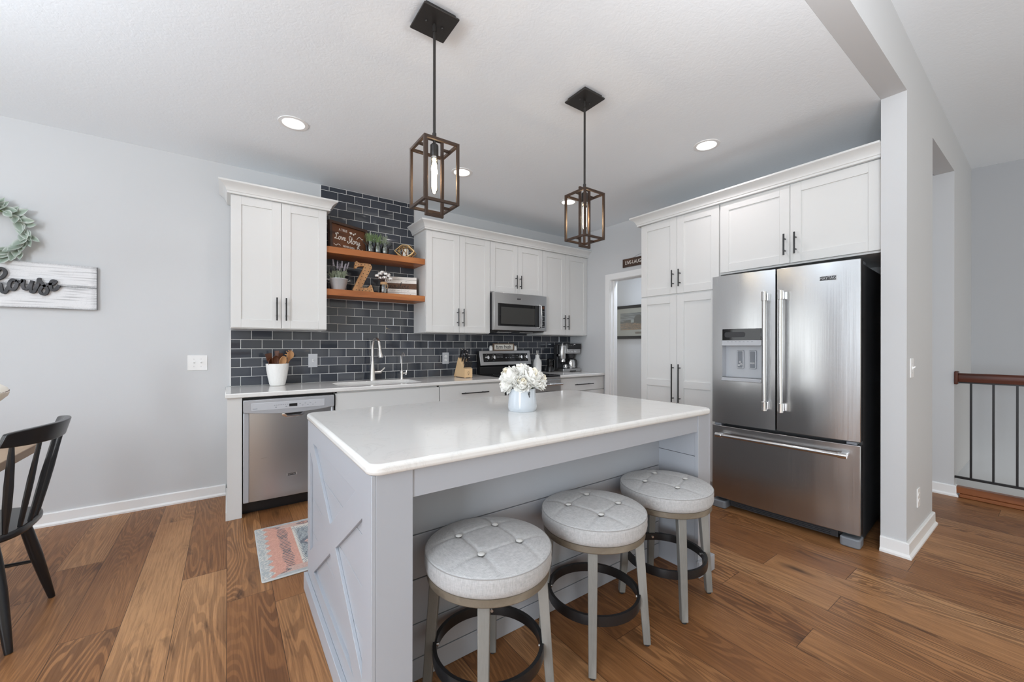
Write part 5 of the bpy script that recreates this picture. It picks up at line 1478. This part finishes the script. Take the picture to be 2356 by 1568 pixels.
def cotton():
    rnd = random.Random(4); x, y, z = 1.913, -.236, LT
    t = thing('mason_jar', 'glass mason jar tied with twine holding cotton stems', 'jar', (x, y, z))
    obj('glass', MB().lathe([(0, z + .0006), (.034, z + .0006), (.037, z + .006), (.037, z + .080), (.030, z + .094), (.029, z + .112), (.027, z + .112), (.027, z + .094), (.034, z + .079), (.034, z + .008), (0, z + .005)], (x, y, 0), 28), M['jar'], t)
    tw = MB()
    for k in range(3): tw.tube([(x + .0318 * cos(a), y + .0318 * sin(a), z + .096 + .005 * k) for a in [2 * pi * q / 24 for q in range(24)]], .0028, 6, True)
    for s_ in (-1, 1): tw.tube(spline([(x + .012, y - .031, z + .100), (x + .014 + s_ * .010, y - .036, z + .085), (x + .016 + s_ * .010, y - .037, z + .058), (x + .016, y - .036, z + .045)], 4), .002, 5)
    obj('twine', tw, M['twine'], t)
    rbg = MB()
    rbg.lathe([(.0315, z + .085), (.0325, z + .092), (.0325, z + .108), (.0315, z + .112)], (x, y, 0), 24)
    obj('burlap_band', rbg, M['twine'], t)
    p = thing('cotton_stems', 'bunch of fluffy white cotton bolls on brown stems', 'flowers', (x, y, z + .02))
    st = MB(); bo = MB(); po = MB()
    for dx, dy, h_ in ((-.070, -.015, .165), (-.045, -.03, .185), (-.018, -.01, .205), (.012, -.02, .190), (.038, -.01, .172), (-.035, .0, .150), (.055, -.03, .145), (-.005, -.04, .150), (.050, .01, .190)):
        e = Vector((x + dx, y + dy, z + h_)); st.tube(spline([(x + dx * .15, y + dy * .2, z + .02), (x + dx * .4, y + dy * .5, z + .11), tuple(e)], 4), .0018, 5)
        for k in range(4):
            a = k * pi / 2 + dx * 40; bo.sphere(e + Vector((cos(a), sin(a), .2)) * .0095, .0125, (1, 1, 1), 8, 6)
        for k in range(5):
            a = 2 * pi * k / 5; po.tube([e - Vector((0, 0, .012)), e + Vector((cos(a) * .014, sin(a) * .014, -.005)), e + Vector((cos(a) * .022, sin(a) * .022, .010))], [.003, .004, .001], 5)
    obj('stem', st, M['pod'], p); obj('cotton', bo, M['cotton'], p); obj('pod', po, M['pod'], p)
cotton()
def sunshine():
    t = thing('sunshine_sign', 'white plank sunshine sign with a brown band at the right of the lower shelf', 'sign', (0, 0, 0))
    w, h = .315, .198; rnd = random.Random(8)
    zs = [0, .036, .074, .130, .168, h]
    bands = ['paint', 'paint', 'barn', 'paint', 'paint']
    rows = []
    for k in range(5):
        z0, z1 = zs[k] + .0012, zs[k + 1] - .0012
        def colf(u, v, k=k):
            g = .5 + .5 * sin(u * 37 + k * 5 + 3 * sin(v * 9 + u * 11)); n_ = rnd.random()
            if k == 2: return (.36 + .05 * g, .26 + .04 * g, .20 + .03 * g)
            d = 1 if (n_ > .95 and g > .7) else 0
            b = .92 + .03 * g - .16 * d; return (b, b * .985, b * .96)
        painted('plank_face', 60, 6, lambda u, v, z0=z0, z1=z1: (u * w, -.0184, z0 + v * (z1 - z0)), colf, M['paintcol'], t)
        rows.append((z0, z1))
    mb = MB()
    for z0, z1 in rows: mb.box(0, w, -.018, .008, z0, z1)
    obj('plank', mb, M['barnwood'], t)
    PP = lambda u, v, d: (u, -.0187 - d, v)
    tm = MB(); cursive(tm, 'sunshine', .030, .078, .030, .0034, PP, .3)
    for (zz, n_, x0) in ((.054, 16, .05), (.018, 18, .05), (.150, 4, .20)):
        for k in range(n_): tm.ribbon([(x0 + .012 * k, zz - .005), (x0 + .012 * k + rnd.uniform(-.002, .004), zz + rnd.uniform(.001, .006)), (x0 + .012 * k + .006, zz + rnd.uniform(-.005, .005))], .0018, 0, .0008, P=PP)
    obj('lettering', tm, M['ink'], t, smooth=None)
    t.location = (1.972, -.080, LT + .0008); t.rotation_euler = (radians(-3), 0, atan2(-.095, .305))
sunshine()

# ================================================================== WALL THINGS, LEFT
def house_sign():
    t = thing('house_sign', 'whitewashed wood plank sign with raised dark script word house', 'sign', (-.65, 0, 1.665))
    rnd = random.Random(2); x0, x1 = -1.20, -.103; zs = (1.510, 1.668, 1.823)
    def noise(x, z):
        return .5 + .25 * sin(x * 13 + 4 * sin(z * 31)) + .25 * sin(x * 41 + 9 * sin(z * 67 + x * 3))
    for a, b in zip(zs[:-1], zs[1:]):
        def colf(u, v, a=a, b=b):
            x = x0 + u * (x1 - x0); z = a + v * (b - a)
            edge = max(0, 1 - min(v, 1 - v) / .10) * .55 + max(0, 1 - (1 - u) / .03) * .35
            st = noise(x * .6, z * 5) * .5 + .5 * noise(x * .3 + 7, z * 17 + 2); d = max(0, st - .56) * 1.7 + edge * (.35 + .65 * rnd.random()) + (.07 if rnd.random() > .92 else 0)
            c = .905 - .42 * min(1, d); return (c, c, c * 1.005)
        painted('plank_face', 300, 34, lambda u, v, a=a, b=b: (x0 + u * (x1 - x0), -.0256, a + .0012 + v * (b - a - .0024)), colf, M['paintcol'], t)
        obj('plank', MB().box(x0, x1, -.025, -.001, a + .0012, b - .0012), plain('plank_grey', rgb(120, 121, 124), .8), t)
    S = [[(-.567, 1.685), (-.54, 1.704), (-.527, 1.732), (-.532, 1.755), (-.547, 1.761), (-.564, 1.728), (-.574, 1.653), (-.579, 1.598)], [(-.576, 1.627), (-.56, 1.657), (-.549, 1.658), (-.545, 1.635), (-.54, 1.609), (-.53, 1.603), (-.52, 1.621), (-.511, 1.648)],
         [(-.476, 1.685), (-.496, 1.691), (-.51, 1.664), (-.508, 1.632), (-.49, 1.627), (-.477, 1.657), (-.474, 1.685), (-.461, 1.675)], [(-.461, 1.675), (-.448, 1.694), (-.451, 1.659), (-.444, 1.634), (-.429, 1.639), (-.413, 1.673), (-.408, 1.694)],
         [(-.408, 1.694), (-.416, 1.651), (-.414, 1.619), (-.403, 1.617), (-.391, 1.642)], [(-.391, 1.642), (-.381, 1.679), (-.379, 1.705), (-.369, 1.708)],
         [(-.379, 1.704), (-.356, 1.667), (-.34, 1.641), (-.346, 1.61), (-.364, 1.606), (-.374, 1.626), (-.364, 1.653), (-.334, 1.676)],
         [(-.334, 1.676), (-.312, 1.681), (-.301, 1.699), (-.316, 1.702), (-.325, 1.676), (-.319, 1.639), (-.301, 1.643), (-.284, 1.674)]]
    mb = MB()
    for i, s_ in enumerate(S): mb.ribbon(spline(s_, 7), .0160, -.0450 - .0002 * i, -.0258, 'xz')
    obj('lettering', mb, M['letterblack'], t, smooth=None)
house_sign()
def wreath():
    rnd = random.Random(14); cx, cz = -.588, 2.000; R = .148
    t = thing('wreath', 'round wreath of pale grey-green leaves above the house sign', 'wreath', (cx, -.002, cz))
    ring = MB().tube([(cx + R * cos(a), -.030, cz + R * sin(a)) for a in [2 * pi * k / 48 for k in range(48)]], .006, 8, True)
    obj('stem_ring', ring, M['green'], t)
    vs = []; fs = []; cs = []
    N = 82
    for k in range(N):
        a = 2 * pi * k / N + rnd.uniform(-.05, .05); rr = R + rnd.uniform(-.012, .012)
        base = Vector((cx + rr * cos(a), -.030 + rnd.uniform(-.010, .008), cz + rr * sin(a)))
        tang = Vector((-sin(a), 0, cos(a))); rad = Vector((cos(a), 0, sin(a)))
        sgn = -1
        dr = (tang * sgn * rnd.uniform(.5, 1.0) + rad * rnd.uniform(-.5, 1.35) + Vector((0, -rnd.uniform(.0, .55), 0))).normalized()
        L = rnd.uniform(.070, .112); w = L * rnd.uniform(.19, .26)
        up = Vector((rnd.uniform(-.4, .4), -1, rnd.uniform(-.4, .4))); sd = dr.cross(up).normalized(); nn = sd.cross(dr)
        i0 = len(vs); n = 7
        gr = rnd.uniform(-.05, .05)
        for i in range(n + 1):
            q = i / n; wi = w * (sin(pi * min(1, q * 1.04 + .02)) ** .75) + .0006; c = base + dr * L * q + nn * (.018 * q * q * rnd.uniform(.9, 1.1)) * L / .08
            for j, s_ in enumerate((-1, -.55, 0, .55, 1)):
                vs.append(tuple(c + sd * wi * s_ + nn * (.30 * wi * s_ * s_))); e = abs(s_)
                mid = (.44 + gr, .52 + gr, .44 + gr); edge = (.87, .89, .87)
                f = .22 + .7 * e ** 2.2 + .12 * q; f = min(1, f); cs.append(tuple(mid[m_] * (1 - f) + edge[m_] * f for m_ in range(3)))
        for i in range(n):
            for j in range(4): fs.append((i0 + i * 5 + j, i0 + i * 5 + j + 1, i0 + (i + 1) * 5 + j + 1, i0 + (i + 1) * 5 + j))
    off = root_off(t)
    me = bpy.data.meshes.new('foliage'); me.from_pydata([tuple(Vector(v) - off) for v in vs], [], fs)
    # keep every leaf in front of the wall
    for v in me.vertices: v.co.y = min(v.co.y, -.004)
    at = me.color_attributes.new('Col', 'FLOAT_COLOR', 'POINT'); flat = []
    for c in cs: flat += [lin(c[0]), lin(c[1]), lin(c[2]), 1]
    at.data.foreach_set('color', flat)
    link_mesh('foliage', me, M['leaf'], t, smooth=60)
wreath()
# live-laugh sign above the doorway
def live_sign():
    t = thing('live_laugh_sign', 'narrow dark wood LIVE LAUGH sign above the hall doorway', 'sign', (4.638, -1.18, 2.213))
    y0, y1 = -.938, -1.42
    obj('board', MB().box(4.622, 4.6395, y1, y0, 2.214, 2.314), M['framebrown'], t, .002)
    tm = MB(); add_text(tm, 'LIVE-LAUGH-LOVE', .060, lambda u, v, d: (4.6215 - d, (y0 + y1) / 2 - u, 2.262 + v), .001, .82)
    obj('lettering', tm, M['letterwhite'], t, smooth=None)
    obj('hanger', MB().tube(spline([(4.631, -1.09, 2.314), (4.633, -1.18, 2.342), (4.631, -1.27, 2.314)], 5), .0012, 5), M['dark'], t)
live_sign()
def picture():
    t = thing('framed_picture', 'black framed landscape picture with cream mat in the hall', 'picture', (5.639, -.46, 1.36))
    y0, y1, z0, z1 = .035, -.955, 1.362, 1.868; x = 5.6395
    fr = MB().prism([(y1, z0), (y0, z0), (y0, z1), (y1, z1)], x - .026, x, 'yz', [[(y1 + .045, z0 + .045), (y1 + .045, z1 - .045), (y0 - .045, z1 - .045), (y0 - .045, z0 + .045)]])
    obj('frame', fr, M['blackpaint'], t, .003)
    obj('mat_board', MB().box(x - .012, x - .004, y1 + .044, y0 - .044, z0 + .044, z1 - .044), M['mat'], t)
    rnd = random.Random(6)
    a0, a1, b0, b1 = y0 - .12, y1 + .12, z0 + .135, z1 - .115
    def colf(u, v):
        n1 = .5 + .5 * sin(u * 17 + 3 * sin(v * 23 + u * 9)); n2 = rnd.random()
        hz = .46 + .03 * sin(u * 9)
        tree = .50 + .10 * max(0, sin(u * 7 - .4)) + (.34 if .34 < u < .62 else 0) * max(0, sin((u - .34) / .28 * pi)) ** .5
        if v > tree: 
            s_ = .42 + .35 * n1 * (1 - (v - .5)); return (s_, s_ * 1.0, s_ * 1.03)
        if .26 < u < .33 and .42 < v < .60: return (.82, .82, .80)
        if v > hz - .06: return (.14 + .06 * n2, .12 + .05 * n2, .11 + .04 * n2)
        g = .55 + .25 * n2 - .15 * (n1 > .7); return (g, g * .72, g * .46)
    painted('artwork', 70, 36, lambda u, v: (x - .0128, a0 + u * (a1 - a0), b0 + v * (b1 - b0)), colf, M['paintcol'], t)
    obj('title_plate', MB().box(x - .0135, x - .012, -.52, -.36, z0 + .075, z0 + .105), M['barnwood'], t)
    obj('glazing', MB().box(x - .0165, x - .0155, y1 + .044, y0 - .044, z0 + .044, z1 - .044), M['pane'], t)
picture()

# ================================================================== RUG
def rug():
    t = thing('rug', 'coral, grey and cream patterned runner rug between the island and the sink', 'rug', (1.70, -1.297, 0))
    x0, x1, y0, y1 = .818, 2.60, -1.662, -.932; Lx = x1 - x0; Wy = y1 - y0
    coral = (.80, .585, .51); grey = (.66, .68, .68); cream = (.83, .81, .77); dark = (.30, .31, .34); mid = (.52, .55, .57)
    rnd = random.Random(17)
    def diamond(px, py, cx, cy, rx, ry): return abs(px - cx) / rx + abs(py - cy) / ry
    def zig(q, p): return abs(((q / p) % 1) - .5) * 2
    def colf(u, v):
        x = u * Lx; y = (1 - v) * Wy     # x from the left end, y from the sink side
        xe = min(x, Lx - x); ye = min(y, Wy - y)
        j = rnd.uniform(-.045, .045)
        c = coral
        side = ye < .085
        if xe < .20 or side:
            d = xe if xe < .20 and not (side and xe > ye + .05) else ye
            if d == xe:
                edge = .035 + .030 * zig(y, .075)
                c = grey if d < edge else coral
                if d < edge and rnd.random() > .7: c = cream
                if .110 < d < .175:
                    yy = y % .175
                    if zig(y, .022) > .45 and abs(d - .142) < .020 + .012 * zig(yy, .175): c = dark if zig(d + y * .6, .020) > .5 else (.55, .45, .43)
            else:
                c = grey if d < .022 else (.76, .63, .58)
                k = x % .19
                q = diamond(k, d, .095, .052, .050, .026)
                if q < 1: c = dark if q > .62 or q < .25 else coral
        elif xe < .222 or ye < .135:
            c = cream
            if .222 > xe > .214 or .135 > ye > .112:
                if zig(x + y, .022) > .5: c = mid
        else:
            c = mid if rnd.random() > .35 else grey
            cy = Wy / 2; k = ((x - .222) % .40)
            q = diamond(k, y, .20, cy, .21, .235)
            if q < 1: c = (.40, .42, .45)
            q2 = diamond(k, y, .085, cy, .060, .075)
            if q2 < 1: c = (.78, .64, .60) if q2 > .55 or q2 < .25 else dark
            q3 = diamond(k, y, .215, cy, .090, .060)
            if q3 < 1: c = coral if q3 > .6 else (dark if q3 > .3 else cream)
            for yy in (cy - .13, cy + .13):
                q4 = diamond(k, y, .13, yy, .075, .030)
                if q4 < 1: c = coral if q4 > .55 else dark
                q5 = diamond(k, y, .30, yy, .060, .034)
                if q5 < 1: c = cream if q5 > .5 else (.75, .60, .55)
            if zig(x * 1.0 + y * .35, .030) > .72 and zig(y, .026) > .5: c = dark if rnd.random() > .4 else c
        return tuple(max(0, min(1, a + j)) for a in c)
    painted('pile', 330, 136, lambda u, v: (x0 + .006 + u * (Lx - .012), y0 + .006 + v * (Wy - .012), .0098), colf, M['rug'], t)
    obj('binding', MB().prism(rrect(x0, x1, y0, y1, .012, 3), .0012, .0090, 'xy'), M['rugedge'], t, .002)
rug()

# ================================================================== DINING CORNER
def chair():
    t = thing('dining_chair', 'black spindle-back dining chair at the end of the dining table', 'chair', (-.26, -1.375, 0))
    cy = -1.375; m = M['blackpaint']
    out = []
    for k in range(40):
        a = 2 * pi * k / 40; c, s_ = cos(a), sin(a); n_ = 3.2
        x = .235 * math.copysign(abs(c) ** (2 / n_), c); y = (.232 - .018 * (x < 0)) * math.copysign(abs(s_) ** (2 / n_), s_)
        out.append((-.278 + x, cy + y))
    obj('seat', MB().prism(out, .436, .468, 'xy'), m, t, .010, 3)
    feet = {(1, -1): ((-.125, cy - .155, .438), (-.054, -1.622, .001)), (1, 1): ((-.120, cy + .125, .438), (-.042, -1.179, .001)),
            (-1, -1): ((-.430, cy - .150, .438), (-.490, cy - .215, .001)), (-1, 1): ((-.430, cy + .150, .438), (-.490, cy + .215, .001))}
    at = {}
    for k, (a, b) in feet.items():
        a = Vector(a); b = Vector(b); at[k] = lambda q, a=a, b=b: a + (b - a) * q
        obj('leg', MB().tube([at[k](q) for q in (0, .18, .45, .75, .97, 1.0)], [.017, .0215, .0225, .018, .0135, .012], 14), m, t)
    st = MB()
    for sy in (-1, 1): st.tube([at[(1, sy)](.52), (at[(1, sy)](.52) + at[(-1, sy)](.52)) / 2, at[(-1, sy)](.52)], [.007, .011, .007], 10)
    mid = lambda sy: (at[(1, sy)](.52) + at[(-1, sy)](.52)) / 2
    st.tube([mid(-1), (mid(-1) + mid(1)) / 2, mid(1)], [.007, .010, .007], 10)
    obj('stretcher', st, m, t)
    # curved top rail
    arc = spline([(-.078, -1.612), (-.018, -1.53), (.020, -1.44), (.030, -1.355), (.022, -1.27), (-.004, -1.185), (-.038, -1.118)], 6)
    rl = MB(); g = []
    n = len(arc)
    for i, (x, y) in enumerate(arc):
        a = Vector(arc[max(i - 1, 0)]); b = Vector(arc[min(i + 1, n - 1)]); tt = (b - a).normalized(); nn = Vector((tt.y, -tt.x))
        q = i / (n - 1); e = 1 - (2 * q - 1) ** 4
        zt, zb_ = .892 + .012 * e, .838 - .012 * e; th = .011 + .002 * e
        lean = .010
        g.append([rl.pt((x + nn.x * th + lean, y + nn.y * th, zt)), rl.pt((x - nn.x * th + lean, y - nn.y * th, zt)), rl.pt((x - nn.x * th - lean, y - nn.y * th, zb_)), rl.pt((x + nn.x * th - lean, y + nn.y * th, zb_))])
    for A, B_ in zip(g[:-1], g[1:]):
        for k in range(4): rl.face(A[k], A[(k + 1) % 4], B_[(k + 1) % 4], B_[k])
    rl.face(*g[0]); rl.face(*g[-1][::-1])
    obj('top_rail', rl, m, t, .005, 3)
    for k in range(6):
        q = k / 5; yb = cy - .168 + .336 * q + .0; xb = -.088 + .034 * (1 - (2 * q - 1) ** 2)
        i = int(round((.085 + .83 * q) * (n - 1))); tx, ty = arc[i]
        b = Vector((xb, yb, .462)); e = Vector((tx - .009, ty, .835))
        r_ = (.0125, .0150, .0125) if k in (0, 5) else (.009, .0115, .009)
        obj('spindle', MB().tube([b + (e - b) * v for v in (0, .3, .55, .8, 1)], [.008, r_[1] * .95, r_[1], r_[2], .008], 10), m, t)
chair()
def table():
    t = thing('dining_table', 'light oak dining table at the left edge by the wall', 'table', (-1.0, -1.40, 0))
    x0, x1, y0, y1 = -1.95, -.137, -1.87, -.945
    obj('tabletop', MB().box(x0, x1, y0, y1, .702, .742), M['tablewood'], t, .003)
    obj('apron', MB().prism([(x0 + .30, y0 + .12), (x1 - .42, y0 + .12), (x1 - .42, y1 - .12), (x0 + .30, y1 - .12)], .62, .7018, 'xy', [[(x0 + .325, y0 + .145), (x0 + .325, y1 - .145), (x1 - .445, y1 - .145), (x1 - .445, y0 + .145)]]), M['tablewood'], t)
    for x in (x0 + .34, x1 - .46):
        for y in (y0 + .16, y1 - .16): obj('leg', MB().beam((x, y, .7), (x, y, .001), .085, .085, (1, 0, 0), .055, .055), M['tablewood'], t, .004)
    x, y = -.326, -1.005
    v = thing('ceramic_vase', 'cream round ceramic vase cut by the left edge of the photo', 'vase', (x, y, .742))
    obj('body', MB().lathe([(0, .7425), (.050, .7425), (.054, .750), (.030, .80), (.024, .88), (.030, .945), (.062, .972), (.088, 1.000), (.094, 1.018), (.086, 1.042), (.060, 1.062), (.030, 1.072), (.026, 1.10), (.032, 1.115), (.026, 1.115), (0, 1.08)], (x, y, 0), 40), M['candle'], v)
    obj('groove_line', MB().tube([(x + .0918 * cos(a), y + .0918 * sin(a), 1.024 + .004 * sin(a * 3)) for a in [2 * pi * k / 48 for k in range(48)]], .0016, 6, True), M['pod'], v)
table()

# ================================================================== STAIR RAILING
def railing():
    t = thing('stair_railing', 'black iron baluster railing with dark wood handrail at the stairwell', 'railing', (5.665, -4.6, .085))
    x = 5.667; ye = -6.4
    prof = [(-.030, .960), (.030, .960), (.034, .985), (.026, 1.000), (.028, 1.020), (.014, 1.032), (-.014, 1.032), (-.028, 1.020), (-.026, 1.000), (-.034, .985)]
    mb = MB().prism([(x + a, z) for a, z in prof], ye, -3.592, 'xz')
    obj('handrail', mb, M['railwood'], t, .002)
    obj('rosette', MB().box(x - .045, x + .045, -3.592, -3.5705, .938, 1.048), M['railwood'], t, .006)
    obj('top_channel', MB().box(x - .014, x + .014, ye, -3.592, .948, .9605), M['blackmetal'], t)
    obj('bottom_rail', MB().box(x - .012, x + .012, ye, -3.5705, .150, .168), M['blackmetal'], t, .002)
    y = -3.661
    k = 0
    while y > ye:
        obj('baluster', MB().box(x - .0065, x + .0065, y - .0065, y + .0065, .167, .949), M['blackmetal'], t); y -= .1185; k += 1
    for yy in (-4.7, -6.2): obj('foot', MB().box(x - .01, x + .01, yy - .01, yy + .01, .084, .151), M['blackmetal'], t)
railing()
